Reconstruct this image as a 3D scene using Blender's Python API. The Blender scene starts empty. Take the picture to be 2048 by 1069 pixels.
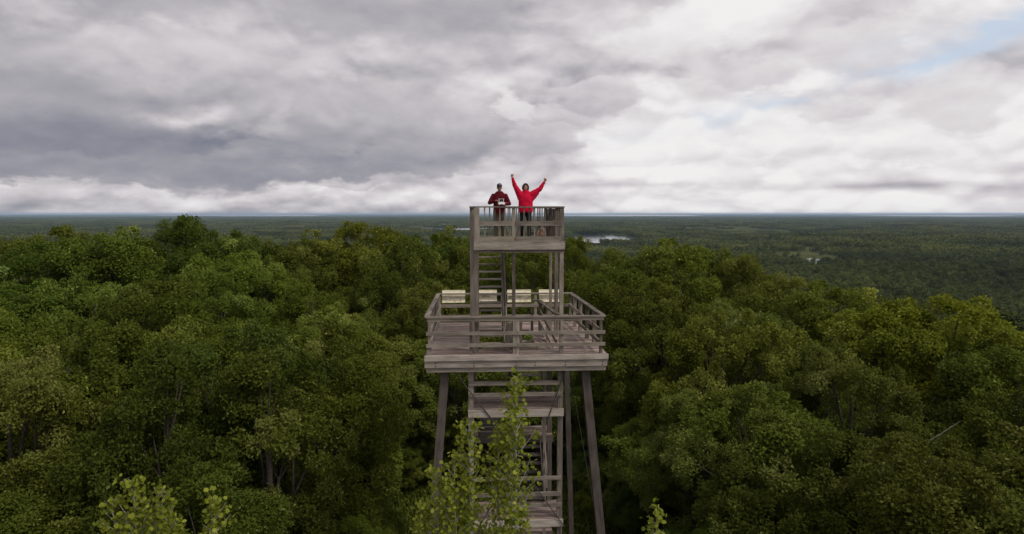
import bpy, math, random
import numpy as np
from mathutils import Vector, Matrix
R = math.radians
rnd = random.Random(7)
rng = np.random.default_rng(11)
sc = bpy.context.scene
col = sc.collection

# ------------------------------------------------------------------ camera
CAMZ = 17.0
cam_d = bpy.data.cameras.new('camera')
cam = bpy.data.objects.new('camera', cam_d); col.objects.link(cam)
cam.location = (0, 0, CAMZ)
cam.rotation_euler = (R(90 - 4.8), 0, R(-3.3))
cam_d.sensor_width = 36; cam_d.lens = 1280 / 2048 * 36
cam_d.clip_start = 0.1; cam_d.clip_end = 150000
sc.camera = cam
sc.view_settings.view_transform = 'Standard'
sc.view_settings.look = 'None'
sc.view_settings.gamma = 1.0
sc.view_settings.exposure = 0.0
sc.cycles.max_bounces = 6
sc.cycles.diffuse_bounces = 3
sc.cycles.glossy_bounces = 2
sc.cycles.transmission_bounces = 3
sc.cycles.volume_bounces = 0

# ------------------------------------------------------------------ sky
SUN_EL, SUN_AZ = 52.0, 128.0          # azimuth clockwise from +Y
world = bpy.data.worlds.new('World'); sc.world = world
world.use_nodes = True
nt = world.node_tree; N = nt.nodes; L = nt.links
N.clear()
def nn(t, **k):
    n = N.new(t)
    for a, b in k.items(): setattr(n, a, b)
    return n
def _in(s, v):
    if isinstance(v, (int, float)): s.default_value = v
    else: L.new(v, s)
def M(op, a, b=0.0, c=0.0, clamp=False):
    n = nn('ShaderNodeMath', operation=op); n.use_clamp = clamp
    _in(n.inputs[0], a); _in(n.inputs[1], b); _in(n.inputs[2], c)
    return n.outputs[0]
tc = nn('ShaderNodeTexCoord')
sep = nn('ShaderNodeSeparateXYZ'); L.new(tc.outputs['Generated'], sep.inputs[0])
dx, dy, dz = sep.outputs
AZ = M('MULTIPLY', M('ARCTAN2', dx, dy), 57.29578)
EL = M('MULTIPLY', M('ARCSINE', dz), 57.29578)
# overhead cloud layer seen in perspective
zz = M('ADD', M('MAXIMUM', dz, 0.0), 0.13)
comb = nn('ShaderNodeCombineXYZ'); L.new(M('DIVIDE', dx, zz), comb.inputs[0]); L.new(M('DIVIDE', dy, zz), comb.inputs[1])
comb.inputs[2].default_value = 3.7
def noise(vec, scale, detail=6, rough=0.55, dist=0.0, out=0):
    n = nn('ShaderNodeTexNoise'); L.new(vec, n.inputs['Vector'])
    n.inputs['Scale'].default_value = scale; n.inputs['Detail'].default_value = detail
    n.inputs['Roughness'].default_value = rough; n.inputs['Distortion'].default_value = dist
    return n.outputs[out]
dirv = tc.outputs['Generated']
mp = nn('ShaderNodeMapping'); L.new(dirv, mp.inputs[0]); mp.inputs['Scale'].default_value = (1, 1, 2.2)
n1 = noise(comb.outputs[0], 0.62, 8, 0.55, 0.25)
n2 = noise(mp.outputs[0], 3.6, 9, 0.55, 0.35)
n3 = noise(mp.outputs[0], 10.0, 8, 0.6, 0.3)
mp2 = nn('ShaderNodeMapping'); L.new(dirv, mp2.inputs[0]); mp2.inputs['Scale'].default_value = (1, 1, 9.0)
n4 = noise(mp2.outputs[0], 4.0, 8, 0.6, 0.2)
# warped angular position
AZw = M('ADD', AZ, M('ADD', M('MULTIPLY', M('SUBTRACT', n2, 0.5), 26.0), M('MULTIPLY', M('SUBTRACT', n3, 0.5), 9.0)))
n2b = noise(mp.outputs[0], 4.3, 9, 0.58, 0.0, 1)
sepw = nn('ShaderNodeSeparateColor'); L.new(n2b, sepw.inputs[0])
ELw = M('ADD', EL, M('ADD', M('MULTIPLY', M('SUBTRACT', sepw.outputs[1], 0.5), 7.0), M('MULTIPLY', M('SUBTRACT', n3, 0.5), 4.0)))
def blob(az, el, sa, se, amp, rot=0.0, hard=1.0, warp=True):
    a = M('SUBTRACT', AZw if warp else AZ, az); e = M('SUBTRACT', ELw if warp else EL, el)
    c, s = math.cos(R(rot)), math.sin(R(rot))
    u = M('ADD', M('MULTIPLY', a, c), M('MULTIPLY', e, s))
    v = M('SUBTRACT', M('MULTIPLY', e, c), M('MULTIPLY', a, s))
    q = M('ADD', M('POWER', M('ABSOLUTE', M('DIVIDE', u, sa)), 2.0 * hard), M('POWER', M('ABSOLUTE', M('DIVIDE', v, se)), 2.0 * hard))
    return M('MULTIPLY', M('EXPONENT', M('MULTIPLY', q, -1.0)), amp)
def smooth(x, a, b):
    n = nn('ShaderNodeMapRange', interpolation_type='SMOOTHSTEP'); _in(n.inputs[0], x)
    n.inputs[1].default_value = a; n.inputs[2].default_value = b
    return n.outputs[0]
right = smooth(M('ADD', AZw, M('MULTIPLY', EL, -0.4)), -10.0, 22.0)
v = M('ADD', 0.55, M('MULTIPLY', right, 0.31))
v = M('ADD', v, M('MULTIPLY', M('SUBTRACT', n1, 0.5), 0.26))
v = M('ADD', v, M('MULTIPLY', M('SUBTRACT', n2, 0.5), 0.36))
v = M('ADD', v, M('MULTIPLY', M('SUBTRACT', n3, 0.5), 0.20))
v = M('ADD', v, M('MULTIPLY', M('MULTIPLY', M('SUBTRACT', n4, 0.5), 0.36), smooth(EL, 9.0, 0.5)))
BLOBS = [  # az, el, sigma az, sigma el, amplitude, rot
    (-32, 5.2, 18, 2.5, -0.40, 0, 1.5), (-10, 4.6, 11, 1.3, -0.22, 3), (-34, 7.5, 9, 2.0, -0.08, 0), (-34, 9.0, 12, 3.5, -0.10, 0),
    (-28, 16.8, 7, 2.4, -0.22, -6), (-8, 17.5, 9, 2.6, -0.22, 0), (-13, 10.5, 12, 1.8, -0.12, 8), (-4, 8.0, 8, 1.8, -0.10, 0),
    (-24, 13.2, 13, 2.6, 0.17, -5), (-8, 13.5, 9, 2.2, 0.14, 0),
    (-24, 8.2, 3.0, 1.1, 0.32, 10, 1.5), (-18.5, 8.0, 1.3, 1.1, 0.26, 0, 1.5),
    (-30, 1.4, 22, 0.9, 0.10, 0), (0, 2.0, 14, 1.0, 0.10, 0),
    (10.5, 10.2, 5.0, 1.6, -0.17, 12, 1.8), (7.0, 7.3, 3.4, 1.9, -0.20, 25, 1.8), (3.5, 9.5, 2.5, 1.0, .12, 20), (13, 6.0, 6, 2.6, 0.18, 0),
    (31, 15.0, 4, 1.8, -0.22, 15), (24, 12.3, 4.5, 1.8, -0.20, 0), (30.5, 9.3, 3.5, 1.0, -0.18, 0), (40, 10.5, 5, 2.0, -0.17, 0),
    (20, 15.5, 14, 2.5, 0.16, 5), (25, 5.5, 18, 1.6, 0.10, 0), (-22, 2.0, 20, 0.6, 0.12, 0)]
for b in BLOBS: v = M('ADD', v, blob(*b))
v = M('ADD', v, blob(33, 2.1, 9, 0.38, -0.34, 0, 1.0, False))
v = M('ADD', v, blob(15, 2.5, 9, 0.25, -0.16, 0, 1.0, False))
# billowing cumulus: rounded cells, lit on their upper rims
def puff(zoff, scale, seedz):
    z_ = M('ADD', M('MAXIMUM', dz, 0.0), 0.42 + zoff)
    c_ = nn('ShaderNodeCombineXYZ'); L.new(M('DIVIDE', dx, z_), c_.inputs[0]); L.new(M('DIVIDE', dy, z_), c_.inputs[1]); c_.inputs[2].default_value = seedz
    nw = nn('ShaderNodeTexNoise'); L.new(c_.outputs[0], nw.inputs['Vector']); nw.inputs['Scale'].default_value = 4.0; nw.inputs['Detail'].default_value = 4; nw.inputs['Roughness'].default_value = .55
    sc_ = nn('ShaderNodeVectorMath', operation='MULTIPLY_ADD'); L.new(nw.outputs[1], sc_.inputs[0]); sc_.inputs[1].default_value = (.32, .32, .32); L.new(c_.outputs[0], sc_.inputs[2])
    r_ = None
    for sc2, w in ((scale, .62), (scale * 2.3, .38)):
        vo = nn('ShaderNodeTexVoronoi', feature='SMOOTH_F1', voronoi_dimensions='2D'); L.new(sc_.outputs[0], vo.inputs['Vector']); vo.inputs['Scale'].default_value = sc2; vo.inputs['Smoothness'].default_value = .5
        q = M('MULTIPLY', vo.outputs['Distance'], w); r_ = q if r_ is None else M('ADD', r_, q)
    return r_
pa = puff(0.0, 4.2, 1.3); pb = puff(0.014, 4.2, 1.3)
v = M('ADD', v, M('MULTIPLY', M('SUBTRACT', .33, pa), .24))
v = M('ADD', v, M('MULTIPLY', M('SUBTRACT', pb, pa), .42))
# separate cumulus puffs with firmer edges, shaded towards their bases
nf = noise(mp.outputs[0], 13.0, 7, 0.62, 0.0, 1); sf = nn('ShaderNodeSeparateColor'); L.new(nf, sf.inputs[0])
ng1 = noise(mp.outputs[0], 5.0, 3, 0.5, 0.0, 1); sg = nn('ShaderNodeSeparateColor'); L.new(ng1, sg.inputs[0])
AZ2 = M('ADD', AZ, M('ADD', M('MULTIPLY', M('SUBTRACT', sf.outputs[0], .5), 7.0), M('MULTIPLY', M('SUBTRACT', sg.outputs[0], .5), 7.0)))
EL2 = M('ADD', EL, M('ADD', M('MULTIPLY', M('SUBTRACT', sf.outputs[1], .5), 4.5), M('MULTIPLY', M('SUBTRACT', sg.outputs[1], .5), 3.0)))
def puffs(v, items):
    for (az_, el_, sa, se, top, bot, st) in items:
        a = M('DIVIDE', M('SUBTRACT', AZ2, az_), sa); e = M('DIVIDE', M('SUBTRACT', EL2, el_), se)
        q = M('ADD', M('MULTIPLY', a, a), M('MULTIPLY', e, e))
        m_ = smooth(q, 1.25, .45)
        g_ = M('ADD', bot, M('MULTIPLY', smooth(e, -.9, .9), top - bot))
        g_ = M('ADD', g_, M('MULTIPLY', M('SUBTRACT', sf.outputs[2], .5), .25))
        k_ = M('MULTIPLY', m_, st); v = M('ADD', M('MULTIPLY', v, M('SUBTRACT', 1.0, k_)), M('MULTIPLY', g_, k_))
    return v
v = puffs(v, [(-28, 17.2, 9, 3.2, .50, .36, .6), (-7, 17.4, 11, 3.6, .56, .40, .6), (-26, 10.5, 13, 3.0, .66, .40, .5), (-12, 8.0, 9, 3.0, .58, .34, .55), (-2, 7.6, 6, 2.4, .56, .34, .6),
    (-36, 5.9, 14, 3.2, .42, .16, .7), (-28, 3.5, 17, 1.25, .34, .24, .7), (-17, 4.2, 13, 1.5, .36, .20, .65), (-5, 4.6, 7, 1.3, .44, .26, .6), (-10, 2.6, 7, .5, .55, .42, .5),
    (3.2, 9.0, 2.6, 1.6, .95, .80, .7), (11, 10.4, 4.2, 1.7, .72, .50, .8), (7.2, 8.2, 2.8, 1.5, .70, .52, .75), (6.2, 6.4, 3.6, 1.3, .66, .48, .75),
    (31, 12.6, 3.4, 2.2, .80, .58, .65), (23.7, 11.1, 3.2, 1.6, .80, .60, .6), (29.7, 8.0, 3.0, 1.1, .82, .60, .6), (38.0, 8.4, 3.6, 2.6, .84, .60, .6),
    (19, 5.6, 3.2, 1.2, .90, .70, .5), (26, 5.0, 3.6, 1.0, .90, .70, .5), (13.5, 5.0, 2.6, 1.2, .92, .72, .5), (34, 4.8, 4, 1.0, .90, .70, .5), (17, 15, 6, 1.6, .95, .80, .5)])
v = M('MINIMUM', M('MAXIMUM', v, 0.02), 0.99)
ramp = nn('ShaderNodeValToRGB'); L.new(v, ramp.inputs[0])
cr = ramp.color_ramp
cr.interpolation = 'B_SPLINE'
pts = [(0.0, (0.17, 0.185, 0.24)), (0.2, (0.25, 0.258, 0.31)), (0.42, (0.43, 0.415, 0.448)), (0.62, (0.62, 0.59, 0.615)), (0.82, (0.80, 0.775, 0.79)), (1.0, (0.93, 0.92, 0.91))]
cr.elements[0].position = 0; cr.elements[0].color = (*pts[0][1], 1)
cr.elements[1].position = 1; cr.elements[1].color = (*pts[-1][1], 1)
for p, c in pts[1:-1]:
    e = cr.elements.new(p); e.color = (*c, 1)
sky = nn('ShaderNodeTexSky', sky_type='NISHITA')
sky.sun_disc = False; sky.sun_elevation = R(SUN_EL); sky.sun_rotation = R(SUN_AZ)
SKY_STR = 0.1
mulc = nn('ShaderNodeMix', data_type='RGBA', blend_type='MULTIPLY'); mulc.inputs[0].default_value = 1.0
L.new(ramp.outputs[0], mulc.inputs[6]); mulc.inputs[7].default_value = (1 / SKY_STR * 0.97,) * 3 + (1,)
# gaps of clear sky
gap = M('ADD', M('ADD', blob(41.5, 12.9, 5.5, 1.1, 1.2, 14), blob(25, 9.3, 8.0, 0.55, 0.5, 9)), blob(35, 11.0, 3.5, 0.6, 0.4, 16))
gap = M('MULTIPLY', gap, M('ADD', 0.12, M('MULTIPLY', smooth(pa, .20, .42), 1.15)), clamp=True)
gap = M('MULTIPLY', gap, 0.85, clamp=True)
thin = nn('ShaderNodeMix', data_type='RGBA'); thin.inputs[0].default_value = 0.62
L.new(sky.outputs[0], thin.inputs[6]); thin.inputs[7].default_value = (7.2, 8.2, 9.6, 1)
mx = nn('ShaderNodeMix', data_type='RGBA'); L.new(gap, mx.inputs[0]); L.new(mulc.outputs[2], mx.inputs[6]); L.new(thin.outputs[2], mx.inputs[7])
bg = nn('ShaderNodeBackground'); bg.inputs[1].default_value = SKY_STR
L.new(mx.outputs[2], bg.inputs[0])
wo = nn('ShaderNodeOutputWorld'); L.new(bg.outputs[0], wo.inputs[0])
world.cycles.sampling_method = 'MANUAL'; world.cycles.sample_map_resolution = 512

sun_d = bpy.data.lights.new('sun', 'SUN'); sun_d.energy = 1.5; sun_d.angle = R(11); sun_d.color = (1.0, 0.95, 0.86)
sun = bpy.data.objects.new('sun', sun_d); col.objects.link(sun)
sd = Vector((math.sin(R(SUN_AZ)) * math.cos(R(SUN_EL)), math.cos(R(SUN_AZ)) * math.cos(R(SUN_EL)), math.sin(R(SUN_EL))))
sun.rotation_euler = (-sd).to_track_quat('-Z', 'Y').to_euler(); sun.location = sd * 60

# ------------------------------------------------------------------ helpers
def tag(o, label=None, cat=None, group=None, kind=None):
    if label: o['label'] = label
    if cat: o['category'] = cat
    if group: o['group'] = group
    if kind: o['kind'] = kind
    return o
def mesh_np(name, verts, quads, tris=None, attrs=None, smooth_=False):
    me = bpy.data.meshes.new(name)
    verts = np.asarray(verts, np.float32)
    quads = np.asarray(quads, np.int32).reshape(-1, 4)
    nq = len(quads); loops = quads.ravel(); starts = np.arange(nq) * 4; tot = np.full(nq, 4)
    if tris is not None and len(tris):
        tris = np.asarray(tris, np.int32).reshape(-1, 3)
        starts = np.concatenate([starts, nq * 4 + np.arange(len(tris)) * 3]); tot = np.concatenate([tot, np.full(len(tris), 3)])
        loops = np.concatenate([loops, tris.ravel()])
    me.vertices.add(len(verts)); me.vertices.foreach_set('co', verts.ravel())
    me.loops.add(len(loops)); me.loops.foreach_set('vertex_index', loops.astype(np.int32))
    me.polygons.add(len(starts)); me.polygons.foreach_set('loop_start', starts.astype(np.int32)); me.polygons.foreach_set('loop_total', tot.astype(np.int32))
    me.update(calc_edges=True)
    if attrs:
        for an, av in attrs.items():
            a = me.attributes.new(an, 'FLOAT', 'FACE'); a.data.foreach_set('value', np.asarray(av, np.float32))
    me.polygons.foreach_set('use_smooth', np.full(len(starts), bool(smooth_)))
    me.validate()
    return me
def link(name, me, mat=None, parent=None, collection=None):
    o = bpy.data.objects.new(name, me)
    if mat is not None and me is not None:
        me.materials.clear(); me.materials.append(mat)
    (collection or col).objects.link(o)
    if parent is not None: o.parent = parent
    return o
def empty(name, loc=(0, 0, 0), rz=0):
    o = bpy.data.objects.new(name, None); col.objects.link(o)
    o.location = loc; o.rotation_euler = (0, 0, rz); o.empty_display_size = 0.3
    return o

def newmat(name):
    m = bpy.data.materials.new(name); m.use_nodes = True
    t = m.node_tree; b = t.nodes['Principled BSDF']
    return m, t, b
def tn(t, typ, **k):
    n = t.nodes.new(typ)
    for a, b in k.items(): setattr(n, a, b)
    return n
def plain(name, c, rough=0.7, noise_amt=0.15, nscale=30, spec=0.3):
    m, t, b = newmat(name)
    n = tn(t, 'ShaderNodeTexNoise'); n.inputs['Scale'].default_value = nscale; n.inputs['Detail'].default_value = 6
    tcn = tn(t, 'ShaderNodeTexCoord'); t.links.new(tcn.outputs['Object'], n.inputs['Vector'])
    r_ = tn(t, 'ShaderNodeValToRGB'); t.links.new(n.outputs[0], r_.inputs[0])
    r_.color_ramp.elements[0].position = 0.3; r_.color_ramp.elements[1].position = 0.7
    r_.color_ramp.elements[0].color = (*[x * (1 - noise_amt) for x in c], 1)
    r_.color_ramp.elements[1].color = (*[min(1, x * (1 + noise_amt)) for x in c], 1)
    t.links.new(r_.outputs[0], b.inputs['Base Color'])
    b.inputs['Roughness'].default_value = rough; b.inputs['Specular IOR Level'].default_value = spec
    return m

def wood_mat(name, c_dark, c_light, redness=0.0):
    m, t, b = newmat(name); l = t.links
    uv = tn(t, 'ShaderNodeUVMap'); uv.uv_map = 'UVMap'
    mp = tn(t, 'ShaderNodeMapping'); l.new(uv.outputs[0], mp.inputs[0]); mp.inputs['Scale'].default_value = (1.3, 26, 1)
    n = tn(t, 'ShaderNodeTexNoise'); n.inputs['Scale'].default_value = 1.6; n.inputs['Detail'].default_value = 9; n.inputs['Roughness'].default_value = 0.65; n.inputs['Distortion'].default_value = 0.4
    l.new(mp.outputs[0], n.inputs['Vector'])
    mp2 = tn(t, 'ShaderNodeMapping'); l.new(uv.outputs[0], mp2.inputs[0]); mp2.inputs['Scale'].default_value = (0.8, 3.0, 1)
    n2 = tn(t, 'ShaderNodeTexNoise'); n2.inputs['Scale'].default_value = 2.2; n2.inputs['Detail'].default_value = 5; l.new(mp2.outputs[0], n2.inputs['Vector'])
    a = tn(t, 'ShaderNodeAttribute'); a.attribute_name = 'tone'
    s1 = tn(t, 'ShaderNodeMath', operation='MULTIPLY_ADD'); l.new(n.outputs[0], s1.inputs[0]); s1.inputs[1].default_value = 0.9
    l.new(a.outputs['Fac'], s1.inputs[2])
    s2 = tn(t, 'ShaderNodeMath', operation='MULTIPLY_ADD'); l.new(n2.outputs[0], s2.inputs[0]); s2.inputs[1].default_value = 1.1; l.new(s1.outputs[0], s2.inputs[2])
    r_ = tn(t, 'ShaderNodeMapRange'); l.new(s2.outputs[0], r_.inputs[0]); r_.inputs[1].default_value = 0.6; r_.inputs[2].default_value = 1.5
    rp = tn(t, 'ShaderNodeValToRGB'); l.new(r_.outputs[0], rp.inputs[0])
    rp.color_ramp.elements[0].color = (*c_dark, 1); rp.color_ramp.elements[1].color = (*c_light, 1)
    e = rp.color_ramp.elements.new(0.5); e.color = (*[(x + y) / 2 * 0.97 for x, y in zip(c_dark, c_light)], 1)
    # greenish / reddish stains with a shape of their own
    tcn = tn(t, 'ShaderNodeTexCoord')
    n3 = tn(t, 'ShaderNodeTexNoise'); n3.inputs['Scale'].default_value = 1.1; n3.inputs['Detail'].default_value = 4; l.new(tcn.outputs['Object'], n3.inputs['Vector'])
    mr = tn(t, 'ShaderNodeMapRange'); l.new(n3.outputs[0], mr.inputs[0]); mr.inputs[1].default_value = 0.52; mr.inputs[2].default_value = 0.72; mr.inputs[4].default_value = 0.5
    mxx = tn(t, 'ShaderNodeMix', data_type='RGBA', blend_type='MULTIPLY'); l.new(mr.outputs[0], mxx.inputs[0]); l.new(rp.outputs[0], mxx.inputs[6])
    mxx.inputs[7].default_value = (0.95, 0.72, 0.62, 1) if redness else (0.86, 0.92, 0.74, 1)
    # cracks
    mp4 = tn(t, 'ShaderNodeMapping'); l.new(uv.outputs[0], mp4.inputs[0]); mp4.inputs['Scale'].default_value = (0.7, 40, 1)
    n4 = tn(t, 'ShaderNodeTexNoise'); n4.inputs['Scale'].default_value = 1.0; n4.inputs['Detail'].default_value = 3; l.new(mp4.outputs[0], n4.inputs['Vector'])
    mr4 = tn(t, 'ShaderNodeMapRange'); l.new(n4.outputs[0], mr4.inputs[0]); mr4.inputs[1].default_value = 0.33; mr4.inputs[2].default_value = 0.38; mr4.inputs[3].default_value = 0.45; mr4.inputs[4].default_value = 1.0
    mc = tn(t, 'ShaderNodeVectorMath', operation='SCALE'); l.new(mxx.outputs[2], mc.inputs[0]); l.new(mr4.outputs[0], mc.inputs['Scale'])
    l.new(mc.outputs[0], b.inputs['Base Color'])
    b.inputs['Roughness'].default_value = 0.85; b.inputs['Specular IOR Level'].default_value = 0.15
    bp = tn(t, 'ShaderNodeBump'); bp.inputs['Strength'].default_value = 0.5; bp.inputs['Distance'].default_value = 0.006
    l.new(s1.outputs[0], bp.inputs['Height']); l.new(bp.outputs[0], b.inputs['Normal'])
    return m
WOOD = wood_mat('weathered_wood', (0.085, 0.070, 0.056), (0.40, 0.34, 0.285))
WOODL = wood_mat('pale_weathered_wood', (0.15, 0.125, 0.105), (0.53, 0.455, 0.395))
WOODR = wood_mat('deck_boards_wood', (0.13, 0.092, 0.08), (0.46, 0.365, 0.32), 1)
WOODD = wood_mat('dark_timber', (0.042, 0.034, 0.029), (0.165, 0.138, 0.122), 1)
STEEL = plain('galvanised_steel', (0.35, 0.35, 0.36), 0.45, 0.15, 8, 0.5)
RUST = plain('dark_steel', (0.06, 0.055, 0.05), 0.6, 0.2, 8)

class MB:
    """collects timbers (boxes between two points) with UVs along the grain"""
    def __init__(s): s.v = []; s.f = []; s.uv = []; s.tone = []
    def bar(s, a, b, w, t, up=(0, 0, 1), tone=None, jit=0.0):
        a = Vector(a); b = Vector(b); d = b - a; Ln = d.length; d.normalize()
        up = Vector(up); x = d.cross(up)
        if x.length < 1e-4: x = d.cross(Vector((0, 1, 0)))
        x.normalize(); z = x.cross(d).normalized()
        if jit:
            j = Vector((rnd.uniform(-jit, jit), rnd.uniform(-jit, jit), rnd.uniform(-jit, jit))); a = a + j
            b = b + Vector((rnd.uniform(-jit, jit), rnd.uniform(-jit, jit), rnd.uniform(-jit, jit)))
        i = len(s.v); hw, ht = w / 2, t / 2
        for p in (a, b):
            for sx, sz in ((-1, -1), (1, -1), (1, 1), (-1, 1)):
                s.v.append(tuple(p + x * hw * sx + z * ht * sz))
        tn_ = rnd.uniform(-0.36, 0.36) if tone is None else tone + rnd.uniform(-.12, .12)
        ou, ov = rnd.uniform(0, 90), rnd.uniform(0, 90)
        vs = [0, w, w + t, 2 * w + t, 2 * w + 2 * t]
        for k in range(4):
            k2 = (k + 1) % 4
            s.f.append((i + k, i + k2, i + 4 + k2, i + 4 + k))
            s.uv += [(ou, ov + vs[k]), (ou, ov + vs[k + 1]), (ou + Ln, ov + vs[k + 1]), (ou + Ln, ov + vs[k])]
            s.tone.append(tn_)
        s.f.append((i + 3, i + 2, i + 1, i)); s.f.append((i + 4, i + 5, i + 6, i + 7))
        for _ in range(2):
            s.uv += [(ou, ov), (ou + .02, ov), (ou + .02, ov + t), (ou, ov + t)]; s.tone.append(tn_ - 0.15)
        return s
    def box(s, x0, x1, y0, y1, z0, z1, axis='x', tone=None):
        if axis == 'x': return s.bar((x0, (y0 + y1) / 2, (z0 + z1) / 2), (x1, (y0 + y1) / 2, (z0 + z1) / 2), y1 - y0, z1 - z0, tone=tone)
        if axis == 'y': return s.bar(((x0 + x1) / 2, y0, (z0 + z1) / 2), ((x0 + x1) / 2, y1, (z0 + z1) / 2), x1 - x0, z1 - z0, tone=tone)
        return s.bar(((x0 + x1) / 2, (y0 + y1) / 2, z0), ((x0 + x1) / 2, (y0 + y1) / 2, z1), x1 - x0, y1 - y0, up=(0, 1, 0), tone=tone)
    def build(s, name, mat, parent=None):
        me = mesh_np(name, s.v, s.f, attrs={'tone': s.tone})
        uvl = me.uv_layers.new(name='UVMap'); uvl.data.foreach_set('uv', np.array(s.uv, np.float32).ravel())
        return link(name, me, mat, parent)

def tube_mesh(paths, sides=6):
    """paths: list of lists of (point, radius) -> verts, quads"""
    V, Q = [], []
    for path in paths:
        base = len(V); prev = None
        for i, (p, r) in enumerate(path):
            p = Vector(p)
            d = (Vector(path[min(i + 1, len(path) - 1)][0]) - Vector(path[max(i - 1, 0)][0])).normalized()
            x = d.cross(Vector((0.13, 0.97, 0.2))).normalized(); y = d.cross(x)
            for k in range(sides):
                a = 2 * math.pi * k / sides
                V.append(tuple(p + (x * math.cos(a) + y * math.sin(a)) * r))
        for i in range(len(path) - 1):
            for k in range(sides):
                k2 = (k + 1) % sides
                Q.append((base + i * sides + k, base + i * sides + k2, base + (i + 1) * sides + k2, base + (i + 1) * sides + k))
    return V, Q

# ------------------------------------------------------------------ terrain
PLAIN = -72.0
def nz(x, y):
    return (np.sin(x / 410 + 1.3) * np.cos(y / 530 + .4) + .6 * np.sin(x / 190 - y / 260 + 2.1) + .45 * np.sin(x / 97 + y / 120) + .3 * np.sin(y / 71 - x / 160))
LAKES = [  # azimuth deg, near dist, far dist, half-width deg, extra shore clearing metres
    (10.9, 1980, 2680, 3.3, 0.0), (-1.5, 3000, 4050, 6.4, 0.0), (29.3, 1240, 1400, 1.7, 0.0),
    (12, 18500, 39000, 7.5, 0.0), (-19, 19500, 44000, 6.5, 0.0), (37, 22000, 34000, 5, 0)]
FIELDS = [(28.2, 1150, 1850, 2.5), (24.8, 1400, 1620, 2.4), (22.0, 3150, 4300, 4.6), (27.5, 3000, 3700, 2.0), (35.3, 2230, 2640, 1.7), (31.5, 3900, 5200, 2.6), (3.5, 5200, 7000, 3.0), (-31, 4200, 6000, 3), (24.0, 5600, 8000, 2.5)]
def in_sector(x, y, a, d0, d1, hw, pad=0.0):
    az = np.degrees(np.arctan2(x, y)); d = np.hypot(x, y)
    dm = (d0 + d1) / 2; hd = (d1 - d0) / 2 + pad
    wob = 1 + 0.30 * np.sin(az * 3.1 + d / 110.0) + 0.2 * np.sin(az * 9 + 1 - d / 61)
    padw = np.degrees(pad / dm)
    return ((az - a) / (hw + padw)) ** 2 * wob + ((d - dm) / hd) ** 2 * wob
def G(x, y):
    x = np.asarray(x, float); y = np.asarray(y, float)
    r = np.hypot((x + 22), (y - 30)); 
    s = np.clip((r - 62) / 330, 0, 1); s = s * s * (3 - 2 * s)
    hill = (1 - s)
    top = 1.2 * np.clip((np.hypot(x, y) - 25) / 40, 0, 1) - 0.10 * np.clip(x - 12, 0, 40)
    d = np.hypot(x, y)
    pl = PLAIN + 8.5 * nz(x, y) * np.clip(d / 900, 0, 1) * np.clip(1.15 - d / 16000, .12, 1)
    g = pl * (1 - hill) + top * hill
    for (a, d0, d1, hw, _) in LAKES:
        q = in_sector(x, y, a, d0, d1, hw)
        w = np.clip((1.7 - q) / 0.7, 0, 1)
        g = g * (1 - w) + (PLAIN - 1.0) * w
    for F_ in FIELDS[:2]:
        w = np.clip((1.6 - in_sector(x, y, *F_)) / 0.5, 0, 1) * (g > PLAIN + 1)
        g = g * (1 - w) + (PLAIN + .6) * w
    return g
NA, NR = 420, 190
ang = np.concatenate([np.linspace(-50, 55, 300), np.linspace(55, 310, NA - 300 + 1)[1:-1]])
NA = len(ang)
rad = np.concatenate([[0.01], 3 * (62000 / 3) ** (np.arange(NR) / (NR - 1))])
AA, RR = np.meshgrid(np.radians(ang), rad)
X, Y = RR * np.sin(AA), RR * np.cos(AA)
Zg = G(X, Y)
verts = np.stack([X, Y, Zg], -1).reshape(-1, 3)
i = np.arange(len(rad) - 1)[:, None]; j = np.arange(NA)[None, :]; j2 = (j + 1) % NA
quads = np.stack([i * NA + j, i * NA + j2, (i + 1) * NA + j2, (i + 1) * NA + j], -1).reshape(-1, 4)[:, ::-1]
me = mesh_np('terrain', verts, quads, smooth_=True)
m_ground, t, b = newmat('forest_floor_and_fields'); l = t.links
geo = tn(t, 'ShaderNodeNewGeometry')
n = tn(t, 'ShaderNodeTexNoise'); l.new(geo.outputs['Position'], n.inputs['Vector']); n.inputs['Scale'].default_value = 0.6; n.inputs['Detail'].default_value = 8; n.inputs['Roughness'].default_value = 0.7
n2 = tn(t, 'ShaderNodeTexNoise'); l.new(geo.outputs['Position'], n2.inputs['Vector']); n2.inputs['Scale'].default_value = 0.0016; n2.inputs['Detail'].default_value = 9; n2.inputs['Roughness'].default_value = 0.62
rp = tn(t, 'ShaderNodeValToRGB'); l.new(n.outputs[0], rp.inputs[0])
rp.color_ramp.elements[0].position = .3; rp.color_ramp.elements[0].color = (0.016, 0.017, 0.008, 1)
rp.color_ramp.elements[1].position = .75; rp.color_ramp.elements[1].color = (0.045, 0.05, 0.02, 1)
rp2 = tn(t, 'ShaderNodeValToRGB'); l.new(n2.outputs[0], rp2.inputs[0])
rp2.color_ramp.elements[0].position = .38; rp2.color_ramp.elements[0].color = (0.022, 0.030, 0.014, 1)
rp2.color_ramp.elements[1].position = .62; rp2.color_ramp.elements[1].color = (0.050, 0.062, 0.026, 1)
ln = tn(t, 'ShaderNodeVectorMath', operation='LENGTH'); l.new(geo.outputs['Position'], ln.inputs[0])
mr = tn(t, 'ShaderNodeMapRange'); l.new(ln.outputs['Value'], mr.inputs[0]); mr.inputs[1].default_value = 200; mr.inputs[2].default_value = 1500
mxg = tn(t, 'ShaderNodeMix', data_type='RGBA'); l.new(mr.outputs[0], mxg.inputs[0]); l.new(rp.outputs[0], mxg.inputs[6]); l.new(rp2.outputs[0], mxg.inputs[7])
at = tn(t, 'ShaderNodeAttribute'); at.attribute_name = 'field'
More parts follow.
